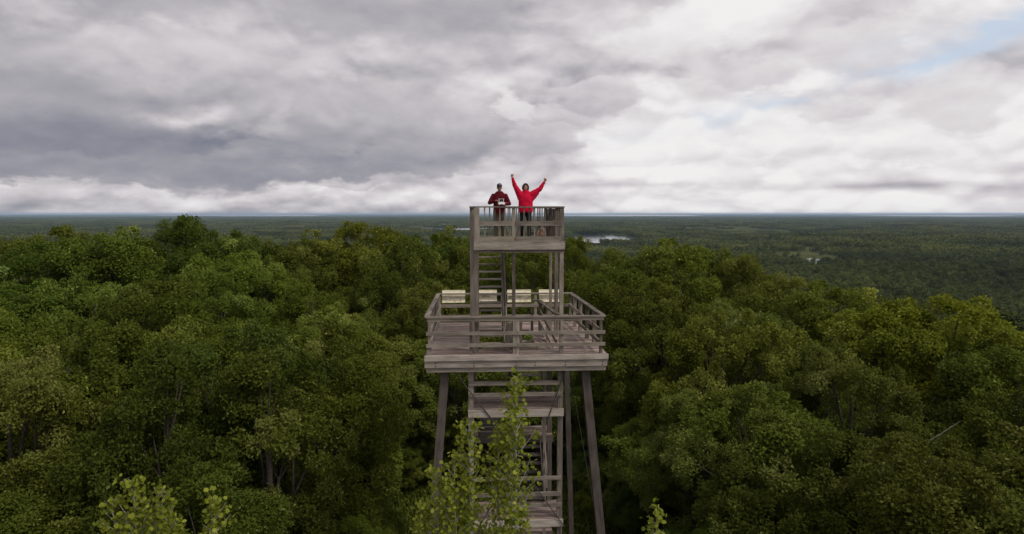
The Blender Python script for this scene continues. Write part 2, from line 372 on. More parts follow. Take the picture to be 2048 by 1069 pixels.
mxf = tn(t, 'ShaderNodeMix', data_type='RGBA'); l.new(at.outputs['Fac'], mxf.inputs[0]); l.new(mxg.outputs[2], mxf.inputs[6])
n5 = tn(t, 'ShaderNodeTexNoise'); l.new(geo.outputs['Position'], n5.inputs['Vector']); n5.inputs['Scale'].default_value = 0.02; n5.inputs['Detail'].default_value = 8
rp5 = tn(t, 'ShaderNodeValToRGB'); l.new(n5.outputs[0], rp5.inputs[0])
rp5.color_ramp.elements[0].position = .35; rp5.color_ramp.elements[0].color = (0.045, 0.055, 0.02, 1)
rp5.color_ramp.elements[1].position = .65; rp5.color_ramp.elements[1].color = (0.095, 0.10, 0.038, 1)
l.new(rp5.outputs[0], mxf.inputs[7])
l.new(mxf.outputs[2], b.inputs['Base Color']); b.inputs['Roughness'].default_value = 1; b.inputs['Specular IOR Level'].default_value = 0.0
fx = X.ravel(); fy = Y.ravel(); fm = np.zeros(len(fx))
for F_ in FIELDS: fm = np.maximum(fm, np.clip((1.25 - in_sector(fx, fy, *F_)) / 0.3, 0, 1))
a_ = me.attributes.new('field', 'FLOAT', 'POINT'); a_.data.foreach_set('value', fm.astype(np.float32))
terrain = tag(link('terrain', me, m_ground), 'forested hilltop and wide wooded plain reaching the horizon', None, None, 'structure')
terrain.name = 'terrain'

m_water, t, b = newmat('lake_water')
b.inputs['Base Color'].default_value = (0.03, 0.04, 0.05, 1); b.inputs['Roughness'].default_value = 0.12
nb = tn(t, 'ShaderNodeTexNoise'); nb.inputs['Scale'].default_value = 0.4; g2 = tn(t, 'ShaderNodeNewGeometry'); t.links.new(g2.outputs['Position'], nb.inputs['Vector'])
bp = tn(t, 'ShaderNodeBump'); bp.inputs['Strength'].default_value = 0.15; bp.inputs['Distance'].default_value = 0.05; t.links.new(nb.outputs[0], bp.inputs['Height']); t.links.new(bp.outputs[0], b.inputs['Normal'])
LAKE_LABELS = ['pale distant lake just past the upper railing', 'long pale lake strip behind the upper platform', 'small bright pond in the brown marsh clearing',
               'thin pale water line on the horizon', 'far water line on the hazy horizon', 'distant bright water on the horizon above the wooded plain']
for k, (a, d0, d1, hw, _) in enumerate(LAKES):
    V = []; nseg = 72; dm, hd = (d0 + d1) / 2, (d1 - d0) / 2
    ctr = (dm * math.sin(R(a)), dm * math.cos(R(a)), PLAIN)
    for q in range(nseg):
        th = 2 * math.pi * q / nseg
        wv = 1 + 0.10 * math.sin(3 * th + k) + 0.07 * math.sin(7 * th + 2 * k) + 0.05 * math.sin(13 * th)
        aa = a + hw * math.cos(th) * wv; dd = dm + hd * math.sin(th) * wv
        V.append((dd * math.sin(R(aa)), dd * math.cos(R(aa)), PLAIN + (0.0 if k < 3 else 4.0)))
    me = bpy.data.meshes.new('lake'); me.from_pydata(V, [], [tuple(range(nseg))]); me.update()
    if me.polygons[0].normal.z < 0: me.flip_normals()
    tag(link('lake_water', me, m_water), LAKE_LABELS[k], None, None, 'structure')

# ------------------------------------------------------------------ foliage
def leaf_mat(name, c0, c1, c2, rand_amt=0.35, transl=0.3, objcol=True):
    m = bpy.data.materials.new(name); m.use_nodes = True; t = m.node_tree; l = t.links
    b = t.nodes['Principled BSDF']; out = t.nodes['Material Output']
    a = tn(t, 'ShaderNodeAttribute'); a.attribute_name = 'tone'
    oi = tn(t, 'ShaderNodeObjectInfo')
    s = tn(t, 'ShaderNodeMath', operation='MULTIPLY_ADD'); l.new(oi.outputs['Random'], s.inputs[0]); s.inputs[1].default_value = rand_amt; l.new(a.outputs['Fac'], s.inputs[2])
    s2 = tn(t, 'ShaderNodeMath', operation='SUBTRACT'); l.new(s.outputs[0], s2.inputs[0]); s2.inputs[1].default_value = rand_amt / 2
    rp = tn(t, 'ShaderNodeValToRGB'); l.new(s2.outputs[0], rp.inputs[0])
    rp.color_ramp.elements[0].color = (*c0, 1); rp.color_ramp.elements[1].color = (*c2, 1)
    e = rp.color_ramp.elements.new(0.5); e.color = (*c1, 1)
    colr = rp.outputs[0]
    if objcol:
        mm = tn(t, 'ShaderNodeMix', data_type='RGBA', blend_type='MULTIPLY'); mm.inputs[0].default_value = 1
        l.new(colr, mm.inputs[6]); l.new(oi.outputs['Color'], mm.inputs[7]); colr = mm.outputs[2]
    l.new(colr, b.inputs['Base Color']); b.inputs['Roughness'].default_value = 0.55; b.inputs['Specular IOR Level'].default_value = 0.10
    tr = tn(t, 'ShaderNodeBsdfTranslucent'); l.new(colr, tr.inputs[0])
    mx = tn(t, 'ShaderNodeMixShader'); mx.inputs[0].default_value = transl
    l.new(b.outputs[0], mx.inputs[1]); l.new(tr.outputs[0], mx.inputs[2]); l.new(mx.outputs[0], out.inputs['Surface'])
    return m
OAK = leaf_mat('oak_leaves', (0.050, 0.068, 0.009), (0.134, 0.166, 0.020), (0.32, 0.35, 0.10), 0.22)
ASPEN = leaf_mat('aspen_leaves', (0.12, 0.15, 0.014), (0.25, 0.28, 0.030), (0.42, 0.44, 0.07), 0.1, 0.35)
FAR = leaf_mat('distant_leaves', (0.028, 0.040, 0.007), (0.078, 0.098, 0.018), (0.17, 0.18, 0.04), 0.5, 0.15, False)
_t = FAR.node_tree; _g = tn(_t, 'ShaderNodeNewGeometry'); _n = tn(_t, 'ShaderNodeTexNoise'); _t.links.new(_g.outputs['Position'], _n.inputs['Vector'])
_n.inputs['Scale'].default_value = 0.0035; _n.inputs['Detail'].default_value = 7; _n.inputs['Roughness'].default_value = .65
_mr = tn(_t, 'ShaderNodeMapRange'); _t.links.new(_n.outputs[0], _mr.inputs[0]); _mr.inputs[1].default_value = .3; _mr.inputs[2].default_value = .7; _mr.inputs[3].default_value = -.42; _mr.inputs[4].default_value = .42
_rp = [q for q in _t.nodes if q.bl_idname == 'ShaderNodeValToRGB'][0]; _src = _rp.inputs[0].links[0].from_socket
_ad = tn(_t, 'ShaderNodeMath', operation='ADD'); _t.links.new(_src, _ad.inputs[0]); _t.links.new(_mr.outputs[0], _ad.inputs[1]); _t.links.new(_ad.outputs[0], _rp.inputs[0])
BARK = plain('bark', (0.075, 0.062, 0.050), 0.9, 0.4, 9, 0.1)
PBARK = plain('pale_bark', (0.30, 0.30, 0.24), 0.8, 0.25, 14, 0.2)

def unit(a): return a / np.maximum(np.linalg.norm(a, axis=-1, keepdims=True), 1e-9)
def leaves_mesh(name, P0, D, Nn, Ln, Wd, tone, shape='diamond', fold=0.18):
    """each leaf: base point P0, direction D, normal-ish Nn, length, width"""
    D = unit(D); S = unit(np.cross(D, Nn)); Nn = unit(np.cross(S, D))
    n = len(P0); Ln = Ln[:, None]; Wd = Wd[:, None]
    if shape == 'diamond':
        A = P0; Bp = P0 + D * Ln * .55 + S * Wd * .5 + Nn * Ln * fold; C_ = P0 + D * Ln; E_ = P0 + D * Ln * .55 - S * Wd * .5 + Nn * Ln * fold
        V = np.stack([A, Bp, C_, E_], 1).reshape(-1, 3); Q = np.arange(n * 4).reshape(-1, 4)
        return mesh_np(name, V, Q, attrs={'tone': tone})
    # round leaf: hexagon from two quads
    pts_ = [(0, 0), (.28, .46), (.72, .44), (1, 0), (.72, -.44), (.28, -.46)]
    V = np.stack([P0 + D * Ln * u + S * Wd * w + Nn * Ln * fold * abs(w) for u, w in pts_], 1).reshape(-1, 3)
    bse = np.arange(n)[:, None] * 6
    Q = np.concatenate([bse + np.array([[0, 1, 2, 3]]), bse + np.array([[0, 3, 4, 5]])], 1).reshape(-1, 4)
    return mesh_np(name, V, Q, attrs={'tone': np.repeat(tone, 2)})

def oak_variant(seed, K=17, H=12.0, CR=3.2, CV=4.3, leaf=0.135):
    r = np.random.default_rng(seed)
    cz = H - CV * 0.98 - .45
    k = np.arange(K) + 0.5
    cosp = 1 - 1.86 * k / K; phi = k * 2.39996 + r.uniform(0, 6)
    sp = np.sqrt(np.clip(1 - cosp ** 2, 0, 1))
    dirs = unit(np.stack([sp * np.cos(phi), sp * np.sin(phi), cosp], 1) + r.normal(0, .17, (K, 3)))
    C_ = dirs * r.uniform(0.52, 1.02, (K, 1)) * np.array([CR - .7, CR - .7, CV - .6]) + np.array([0, 0, cz])
    rad_ = r.uniform(0.90, 1.65, K)
    ex = 4; ed = unit(r.normal(0, 1, (ex, 3)) + np.array([0, 0, .6]))
    C2 = ed * r.uniform(.80, .97, (ex, 1)) * np.array([CR, CR, CV]) * .95 + np.array([0, 0, cz]); C_ = np.concatenate([C_, C2]); dirs = np.concatenate([dirs, ed]); rad_ = np.concatenate([rad_, r.uniform(.40, .65, ex)])
    Pl, Dl, Nl, Ll, Wl, Tl = [], [], [], [], [], []
    for c, dd, ra in zip(C_, dirs, rad_):
        lt = r.normal(0, .09)
        ns = max(4, int(12 * (ra / 1.1) ** 2))
        sn = unit(r.normal(0, 1, (ns, 3)) + dd * .7 + np.array([0, 0, .45]))
        sc_ = c + sn * ra * r.uniform(.50, 1.03, (ns, 1)) * np.array([1, 1, .95]); sr = r.uniform(.20, .50, ns) * (ra / 1.1) ** .4
        for c2, n2_, r2 in zip(sc_, sn, sr):
            nl = int(165 * (r2 / .36) ** 1.7)
            n = unit(r.normal(0, 1, (nl, 3)) + n2_ * .55 + np.array([0, 0, .35]))
            P_ = c2 + n * r2 * r.uniform(.45, 1.12, (nl, 1)) * np.array([.95, .95, 1.0])
            nc = unit(unit(P_ - c) * .5 + n * .75 + np.array([0, 0, .25]))
            D_ = unit(nc * .35 + r.normal(0, .55, n.shape)); N_ = unit(nc + r.normal(0, .14, n.shape))
            Pl.append(P_); Dl.append(D_); Nl.append(N_); ll = r.uniform(.65, 1.25, nl) * leaf; Ll.append(ll); Wl.append(ll * r.uniform(.5, .66, nl))
            tone = .45 + lt + r.normal(0, .06) + r.normal(0, .04, nl); tone[r.random(nl) < .014] += .5  # a few leaves brightened: specular flecks painted into the leaf tone
            Tl.append(tone)
    crown = leaves_mesh('crown', *[np.concatenate(q) for q in (Pl, Dl, Nl, Ll, Wl, Tl)])
    # trunk and limbs
    paths = [[((0, 0, -.6), .26), ((.05, .03, 1.5), .21), ((-.06, .08, H * .35), .17), ((.05, -.05, H * .55), .13), ((0, 0, H * .78), .05)]]
    rr_ = random.Random(seed)
    for c in C_[:K:2]:
        z0 = rr_.uniform(H * .3, H * .58); mid = Vector((c[0] * .5, c[1] * .5, (z0 + c[2]) / 2 + .2))
        paths.append([((0, 0, z0), .09), (mid, .06), (tuple(c), .02)])
        for _ in range(2):
            e = Vector(c) + Vector((rr_.uniform(-.8, .8), rr_.uniform(-.8, .8), rr_.uniform(.1, .7)))
            paths.append([(mid, .04), (tuple((mid + e) / 2), .03), (tuple(e), .012)])
    V, Q = tube_mesh(paths, 6)
    trunk = mesh_np('trunk', V, Q, smooth_=True)
    crown.materials.append(OAK); trunk.materials.append(BARK)
    return crown, trunk
OAKS = [oak_variant(s, K=kk, CR=cr_, CV=cv_) for s, kk, cr_, cv_ in ((1, 18, 3.4, 4.6), (2, 16, 3.0, 5.0), (3, 21, 4.0, 4.7), (4, 18, 3.6, 4.6), (5, 15, 2.9, 4.8), (6, 20, 3.7, 5.0))]

def oak(x, y, top, label, group, tint=None, var=None, wide=1.0):
    g = float(G(x, y)); h = max(2.0, top - g); s = h / 12.0
    k = rnd.randrange(len(OAKS)) if var is None else var
    o = empty('oak_tree', (x, y, g), rnd.uniform(0, 6.28))
    w = s * wide * rnd.uniform(.86, 1.04) * max(1.0, min(1.2, 1.0 / s))
    o.scale = (w, w, s)
    c = link('crown', OAKS[k][0], None, o); link('trunk', OAKS[k][1], None, o)
    if tint is None:
        f = rnd.uniform(.68, 1.25); tint = (f * rnd.uniform(.82, 1.08), f, f * rnd.uniform(.8, 1.15))
    c.color = (*tint, 1)
    tag(o, label, 'tree', group)
    return o

CREST = [(-44, 44, 12.8), (-35.4, 47, 13.3), (-33.7, 52, 14.6), (-31.9, 57, 16.1), (-27.8, 56, 15.7), (-23.7, 54.6, 16.2), (-20.1, 58.6, 15.8), (-14.2, 62, 15.4), (-10, 61, 15.8), (-4.9, 60, 15.3), (-.5, 62, 15.3),
         (8, 60.6, 14.4), (11.1, 59, 14.0), (17.2, 54.4, 15.1), (20.5, 53.4, 14.6), (23.7, 50.3, 13.7), (26.1, 44.5, 12.8), (29.5, 43.6, 12.8), (32.7, 40.4, 12.5), (36.3, 39.7, 12.4), (39.5, 37.6, 11.7), (42.2, 36.5, 11.7), (52, 34, 11.0)]
ca = np.array(CREST)
placed = []
def free(x, y, dmin):
    return all((x - a) ** 2 + (y - b) ** 2 > dmin * dmin for a, b in placed)
# skyline trees that stand out, one by one: px-independent positions in metres
SKY = [(-28.4, 40.2, 13.9, 'leafy oak low on the skyline at the far left edge', None, 1), (-30.0, 45, 15.1, 'rounded oak stepping up on the far left of the skyline', None, 1),
       (-31.1, 50, 16.6, 'oak with a tall bump on the left skyline', None, .9), (-26.4, 50, 16.2, 'broad oak on the left skyline before the tallest one', None, 1.1),
       (-20.9, 50, 16.7, 'tallest oak, dark crown breaking the horizon left of the tower', (.62, .72, .7), 1.0), (-19.6, 53, 16.2, 'oak with a dark top just right of the tallest skyline tree', (.7, .8, .7), .8),
       (-15.2, 59, 15.7, 'oak on the skyline between the tallest tree and the tower', None, 1.1), (-10.6, 59, 16.1, 'yellowish oak crown on the skyline halfway to the tower', (1.25, 1.12, .8), 1.0),
       (-5.1, 60, 15.5, 'oak on the skyline just left of the tower', None, 1.0), (-2.3, 62, 16.0, 'yellow-green oak touching the left side of the upper platform', (1.3, 1.2, .85), .8),
       (8.6, 60, 14.7, 'oak on the skyline just right of the upper platform', (1.15, 1.1, .8), .75), (16.1, 52, 15.4, 'high rounded oak on the skyline right of the tower', (1.05, 1.05, .9), 1.15),
       (18.9, 50, 14.5, 'oak on the right shoulder of the hill skyline', None, 1.0), (20.6, 46, 13.9, 'oak where the right skyline starts to fall away', None, .9),
       (21.5, 38.5, 13.2, 'pointed oak crown in front of the marsh clearing', (1.1, 1.08, .9), .85),
       (22.3, 34.2, 12.9, 'yellow-green oak on the lower right skyline', (1.3, 1.25, .8), .95), (24.0, 31.6, 12.8, 'yellowest oak crown at the right of the skyline', (1.5, 1.36, .75), .95),
       (24.6, 28.6, 12.1, 'bright yellowish oak beside the right edge of the picture', (1.25, 1.2, .8), .9), (25.4, 26.5, 12.0, 'green oak at the far right edge of the skyline', None, .9)]
for x, y, tp, lab, tint, wd in SKY:
    oak(x, y, tp + .05, lab, None, tint, (2, 0, 3)[len(placed) % 3], wd * 1.25); placed.append((x, y))
def near_dim_tint(d):
    f = rnd.uniform(.82, 1.32) if d > 30 else rnd.uniform(.58, 1.02)  # near crowns tinted darker: the foreground's dimmer light is painted into their colour
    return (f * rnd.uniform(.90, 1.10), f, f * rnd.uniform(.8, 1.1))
cnt = 0
cands = []
for _ in range(6000):
    az = rnd.uniform(-52, 57); d = math.sqrt(rnd.uniform(11.5 ** 2, 82 ** 2))
    cands.append((az, d))
for az, d in cands:
    x, y = d * math.sin(R(az)), d * math.cos(R(az))
    if -6.3 < x < 9.0 and y < 35: continue
    if -5.0 < x < 7.6 and y < 37.5: continue
    if abs(x - 1.3) < 5.5 and y < 40: continue
    if d < 17 and abs(az) < 25: continue
    dc = np.interp(az, ca[:, 0], ca[:, 1]); zc = np.interp(az, ca[:, 0], ca[:, 2])
    if d > dc + 14: continue
    sp = 3.3 if d < 30 else 3.9 if d < 45 else 4.4
    if not free(x, y, sp): continue
    zn = 9.6 if az < 0 else 8.6
    if d <= dc: tp = zn + (zc - zn) * ((d - 13) / (dc - 13)) ** .75
    else: tp = zc - (d - dc) * .28
    tp += rnd.choice((-2.8, -1.9, -1.0, -.2, .5, 1.0)) + rnd.uniform(-.3, .3)
    tp = min(tp, CAMZ - (CAMZ - zc) * (d / dc) - .3) if d > 26 else tp
    placed.append((x, y)); cnt += 1
    if d > dc - 9:
        lab, gr = ('green oak crown along the left part of the hill skyline', 'oaks along the left hill skyline') if az < -1 else ('green oak crown along the right part of the hill skyline', 'oaks along the right hill skyline')
    elif abs(x - 1.3) < 9 and y > 36: lab, gr = 'oak in the dense row directly behind the wooden tower', 'oaks behind the tower'
    elif d < 26: lab, gr = ('dark leafy oak in the foreground canopy left of the tower', 'near oaks left of the tower') if az < 0 else ('dark leafy oak in the foreground canopy right of the tower', 'near oaks right of the tower')
    else: lab, gr = ('leafy oak in the middle of the canopy left of the tower', 'middle oaks left of the tower') if az < 0 else ('leafy oak in the middle of the canopy right of the tower', 'middle oaks right of the tower')
    oak(x, y, tp, lab, gr, near_dim_tint(d))
# shorter oaks filling the gaps under the canopy
for az, d in cands[::-1]:
    x, y = d * math.sin(R(az)), d * math.cos(R(az))
    if d > 46 or (-6.0 < x < 8.6 and y < 38) or (d < 17 and abs(az) < 25) or not free(x, y, 2.7): continue
    placed.append((x, y)); cnt += 1
    lab, gr = ('shorter oak filling a gap in the canopy left of the tower', 'shorter oaks left of the tower') if az < 0 else ('shorter oak filling a gap in the canopy right of the tower', 'shorter oaks right of the tower')
    oak(x, y, (9.6 if az < 0 else 8.6) + (d - 13) * .10 - rnd.uniform(1.2, 2.8), lab, gr, near_dim_tint(d), None, 1.15)
print('individual oaks', cnt)
# low young oaks at the edge of the clearing
for k in range(26):
    side = -1 if k % 2 else 1
    x = 1.3 + side * rnd.uniform(5.2, 7.0) if k < 18 else rnd.uniform(-4, 8); y = rnd.uniform(17, 38) if k < 18 else rnd.uniform(38, 41)
    lab, gr = (('low young oak shrub at the dark clearing edge left of the tower', 'young oaks left of the clearing') if x < 1.3 else ('low young oak shrub at the dark clearing edge right of the tower', 'young oaks right of the clearing')) if k < 18 else ('low young oak shrub at the back of the grassy clearing', 'young oaks behind the clearing')
    oak(x, y, rnd.uniform(2.5, 5.5), lab, gr, None, None, 1.25)

# bare dead tree leaning on the right
dt = empty('dead_tree', (16.7, 23.0, float(G(16.7, 23.0)))); tag(dt, 'bare pale dead branch sticking out of the dark canopy at lower right', 'tree')
V, Q = tube_mesh([[((0, 0, 0), .10), ((-.3, .2, 5.0), .08), ((.1, -.6, 8.2), .06)], [((.1, -.6, 8.2), .05), ((-.9, -1.6, 9.0), .045), ((-1.7, -2.2, 9.25), .03), ((-2.1, -2.5, 9.5), .012)], [((-.9, -1.6, 9.0), .03), ((-.6, -2.2, 9.7), .02), ((-.2, -2.6, 10.3), .008)], [((-1.7, -2.2, 9.25), .02), ((-2.2, -2.5, 9.1), .012), ((-2.8, -2.7, 9.2), .006)]], 7)
link('trunk', mesh_np('trunk', V[:21], Q[:14], smooth_=True), BARK, dt)
V2, Q2 = V[21:], [tuple(i - 21 for i in q) for q in Q[14:]]
link('branch', mesh_np('branch', V2, Q2, smooth_=True), PBARK, dt)
# ---- distant forest: uncountable, one object
fc = bpy.data.collections.new('distant_forest_sources')
def clump_mesh(seed, crowns, n_leaf, size, area):
    r = np.random.default_rng(seed); P_, D_, N_, L_, W_, T_ = [], [], [], [], [], []
    for (cx, cy, h, cr_) in crowns:
        n = unit(r.normal(0, 1, (n_leaf, 3)) + np.array([0, 0, .55])); cv = cr_ * 1.15
        lump = 1 + .22 * np.sin(n[:, 0] * 5 + cx) + .2 * np.sin(n[:, 1] * 6 + n[:, 2] * 5 + cy)
        p = n * lump[:, None] * r.uniform(.75, 1.05, (n_leaf, 1)) * np.array([cr_, cr_, cv]) + np.array([cx, cy, h - cv])
        P_.append(p); d = unit(np.cross(n, r.normal(0, 1, n.shape))); D_.append(d); N_.append(n)
        ll = r.uniform(.7, 1.3, n_leaf) * size; L_.append(ll); W_.append(ll * .9); T_.append(.5 + r.normal(0, .16) + r.normal(0, .1, n_leaf))
    me = leaves_mesh('forest_clump', *[np.concatenate(q) for q in (P_, D_, N_, L_, W_, T_)])
    me.materials.append(FAR); return me
src = []
for s in range(4):
    src.append(link('forest_source_a%d' % s, clump_mesh(50 + s, [(0, 0, 12 + s, 4.6 + .4 * s), (3.2 * (-1) ** s, 2.2, 9.5 + s, 3.2)], 420, .85, 0), None, None, fc))
for s in range(4):
    rs = random.Random(s); cr_ = [(gx * 9.5 + rs.uniform(-3, 3), gy * 9.5 + rs.uniform(-3, 3), rs.uniform(8, 15.5), rs.uniform(4.0, 6.6)) for gx in range(-4, 5) for gy in range(-4, 5)]
    src.append(link('forest_source_b%d' % s, clump_mesh(80 + s, cr_, 46, 3.0, 0), None, None, fc))
def keep(x, y):
    k = np.ones(len(x), bool)
    for (a, d0, d1, hw, _) in LAKES[:3]: k &= in_sector(x, y, a, d0, d1, hw) > 1.15
    for F_ in FIELDS: k &= (in_sector(x, y, *F_) > 1.12) | (rng.random(len(x)) < .035)
    return k
# single trees from the hill's edge to 1500 m
n = 30000
az = rng.uniform(-52, 56, n); d = np.sqrt(rng.uniform(78 ** 2, 1500 ** 2, n))
x1, y1 = d * np.sin(np.radians(az)), d * np.cos(np.radians(az)); k = keep(x1, y1) & (G(x1, y1) < -14); x1, y1 = x1[k], y1[k]
# marsh islands are sparse bushes
z1 = G(x1, y1) - rng.uniform(0, 2.5, len(x1)); s1 = rng.uniform(.75, 1.2, len(x1)); i1 = rng.integers(0, 4, len(x1))
# patches from 1450 to 15000 m
gx, gy = np.meshgrid(np.arange(-13000, 13001, 78.0), np.arange(0, 16000, 78.0)); gx = gx.ravel() + rng.uniform(-12, 12, gx.size); gy = gy.ravel() + rng.uniform(-12, 12, gy.size)
dd = np.hypot(gx, gy); aa = np.degrees(np.arctan2(gx, gy)); k = (dd > 1450) & (dd < 15000) & (aa > -48) & (aa < 52) & keep(gx, gy); x2, y2 = gx[k], gy[k]
z2 = G(x2, y2) - 1 + 1.5 * rng.normal(0, 1, len(x2)); s2 = np.ones(len(x2)); i2 = rng.integers(4, 8, len(x2))
PX, PY, PZ = np.concatenate([x1, x2]), np.concatenate([y1, y2]), np.concatenate([z1, z2])
print('far instances', len(x1), len(x2))
me = bpy.data.meshes.new('distant_forest'); me.vertices.add(len(PX)); me.vertices.foreach_set('co', np.stack([PX, PY, PZ], 1).astype(np.float32).ravel())
a_ = me.attributes.new('scl', 'FLOAT', 'POINT'); a_.data.foreach_set('value', np.concatenate([s1, s2]).astype(np.float32))
a_ = me.attributes.new('rot', 'FLOAT', 'POINT'); a_.data.foreach_set('value', np.concatenate([rng.uniform(0, 6.28, len(x1)), rng.integers(0, 4, len(x2)) * math.pi / 2]).astype(np.float32))
a_ = me.attributes.new('idx', 'INT', 'POINT'); a_.data.foreach_set('value', np.concatenate([i1, i2]).astype(np.int32))
far = link('distant_forest', me, FAR)
tag(far, 'dark green wooded plain stretching behind the hill to the horizon', 'forest', None, 'stuff')
ng = bpy.data.node_groups.new('scatter', 'GeometryNodeTree')
ng.interface.new_socket('Geometry', in_out='INPUT', socket_type='NodeSocketGeometry'); ng.interface.new_socket('Geometry', in_out='OUTPUT', socket_type='NodeSocketGeometry')
gi = ng.nodes.new('NodeGroupInput'); go = ng.nodes.new('NodeGroupOutput')
ip = ng.nodes.new('GeometryNodeInstanceOnPoints'); ci = ng.nodes.new('GeometryNodeCollectionInfo'); ci.inputs['Collection'].default_value = fc
ci.inputs['Separate Children'].default_value = True; ci.inputs['Reset Children'].default_value = True
ip.inputs['Pick Instance'].default_value = True
def na(nm, ty):
    q = ng.nodes.new('GeometryNodeInputNamedAttribute'); q.data_type = ty; q.inputs['Name'].default_value = nm
    return [s for s in q.outputs if s.enabled and s.name == 'Attribute'][0]
cx = ng.nodes.new('ShaderNodeCombineXYZ'); ng.links.new(na('rot', 'FLOAT'), cx.inputs[2])
ng.links.new(gi.outputs[0], ip.inputs['Points']); ng.links.new(ci.outputs[0], ip.inputs['Instance']); ng.links.new(na('idx', 'INT'), ip.inputs['Instance Index'])
er = ng.nodes.new('FunctionNodeEulerToRotation'); ng.links.new(cx.outputs[0], er.inputs[0]); ng.links.new(er.outputs[0], ip.inputs['Rotation'])
ng.links.new(na('scl', 'FLOAT'), ip.inputs['Scale']); ng.links.new(ip.outputs[0], go.inputs[0])
md = far.modifiers.new('scatter', 'NODES'); md.node_group = ng

# ---- grass in the clearing
n = 60000
gx = rng.uniform(-5, 9, n); gy = rng.uniform(12, 44, n); gz = G(gx, gy)
D_ = unit(np.stack([rng.normal(0, .5, n), rng.normal(0, .5, n), np.ones(n)], 1))
me = leaves_mesh('grass', np.stack([gx, gy, gz], 1), D_, rng.normal(0, 1, (n, 3)) + .01, rng.uniform(.12, .5, n), rng.uniform(.04, .12, n), .4 + rng.normal(0, .15, n))
tag(link('grass', me, OAK), 'dark green grass and ferns on the clearing floor below the tower', 'grass', None, 'stuff')

# ------------------------------------------------------------------ tower
tower = empty('observation_tower', (1.24, 21.0, 0)); tag(tower, 'weathered grey wooden lookout tower with two railed platforms and stairs', 'tower')
TI = tower.matrix_basis.inverted()
_old_build = MB.build
def build_t(mb, name, mat, parent=None, under=None):
    mb.v = [(p[0] - 1.24, p[1] - 21.0, p[2]) for p in mb.v]
    return _old_build(mb, name, mat, parent or tower)
UF, UZ = 16.15, 17.21           # upper floor, upper rail top
LF, LZ = 12.74, 13.90           # lower deck floor, rail top
CX0, CX1, CY0, CY1 = -.02, 2.69, 19.3, 22.3
# big splayed legs
for (x0, y0, x1_, y1_) in ((-.93, 19.45, -1.98, 18.9), (3.39, 19.45, 4.62, 18.9), (-.05, 23.9, -.40, 24.5), (3.43, 23.9, 3.95, 24.5)):
    k = (12.25 + 0.3) / 12.25
    lw = .25 if y0 < 20 else .19
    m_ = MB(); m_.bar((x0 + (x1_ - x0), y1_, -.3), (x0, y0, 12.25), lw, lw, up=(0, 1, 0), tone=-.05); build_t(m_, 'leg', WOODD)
# core posts
def post(x, y, z0, z1, w=.12, mat=WOOD, parent=None, name='post', t=None):
    m_ = MB(); m_.bar((x, y, z0), (x, y, z1), w, t or w, up=(0, 1, 0)); return build_t(m_, name, mat, parent)
post(.04, 19.36, LF, UF - .30, .115); post(.06, 19.36, UF - .29, UZ - .045, .15); post(1.17, 19.36, LF, UF - .30, .10); post(2.63, 19.36, LF, UF - .30, .12)
post(-.10, 19.62, LF, UZ - .045, .12, WOOD); post(2.63, 19.36, UF - .29, UZ - .045, .12); post(1.17, 19.36, UF + .005, UZ - .045, .10)
post(.98, 22.1, LF, UF - .2, .12); post(2.62, 22.1, LF, UF - .2, .09); post(2.82, 22.1, LF, UF - .2, .12, WOODL)
post(-.02, 22.1, LF, UZ - .045, .14)
# below the deck
for x in (-.15, 2.62):
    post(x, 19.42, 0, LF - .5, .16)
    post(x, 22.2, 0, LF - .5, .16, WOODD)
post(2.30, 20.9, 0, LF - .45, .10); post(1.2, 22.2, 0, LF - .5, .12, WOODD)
# upper platform
m_ = MB()
yy = CY0
while yy < 22.25:
    if yy < 21.0: m_.box(CX0, CX1, yy, yy + .131, UF - .04, UF, 'x')
    else: m_.box(CX0 + .95, CX1, yy, yy + .131, UF - .04, UF, 'x')
    yy += .145
up = build_t(m_, 'upper_platform', WOODL)
m_ = MB(); m_.box(CX0 - .02, CX1 + .03, 19.24, 19.285, UF - .245, UF - .005, 'x', .12); build_t(m_, 'fascia', WOODL, up)
m_ = MB(); m_.box(CX0 + .04, CX1 - .04, 19.30, 19.34, UF - .34, UF - .05, 'x', -.1); build_t(m_, 'joist', WOOD, up)
for x in (CX0 + .03, .95, 1.6, 2.2, CX1 - .03):
    m_ = MB(); m_.box(x - .02, x + .02, 19.35, 22.3, UF - .24, UF - .045, 'y', -.2); build_t(m_, 'joist', WOOD, up)
m_ = MB(); m_.box(CX0 - .02, CX1 + .03, 22.31, 22.35, UF - .245, UF - .005, 'x'); build_t(m_, 'fascia', WOOD, up)
# upper railings
def railing(label, segs, posts_, balus):
    m_ = MB()
    for s in segs: m_.bar(*s[:2], s[2], s[3], tone=s[4] if len(s) > 4 else None)
    r_ = build_t(m_, 'railing', WOOD)
    if label: r_['label'] = label
    for p in posts_: post(*p, parent=r_)
    for p in balus: post(*p, parent=r_, name='baluster')
    return r_
fr = railing('upper front railing with a wide middle board and thin balusters',
    [((-.17, 19.36, UZ - .02), (2.71, 19.36, UZ - .02), .16, .04, .05), ((.12, 19.30, 16.695), (1.12, 19.30, 16.695), .04, .145, .12), ((1.22, 19.30, 16.695), (2.62, 19.30, 16.695), .04, .145, .05),
     ((.12, 19.30, 16.235), (1.12, 19.30, 16.235), .04, .13, .2), ((1.22, 19.30, 16.235), (2.6, 19.30, 16.235), .04, .13, .15)], [],
    [(x, 19.345, UF + .05, UZ - .04, .038) for x in (.29, .44, .60, .75, .90, 1.05, 1.32, 1.48, 1.64, 1.80, 1.96, 2.12)])
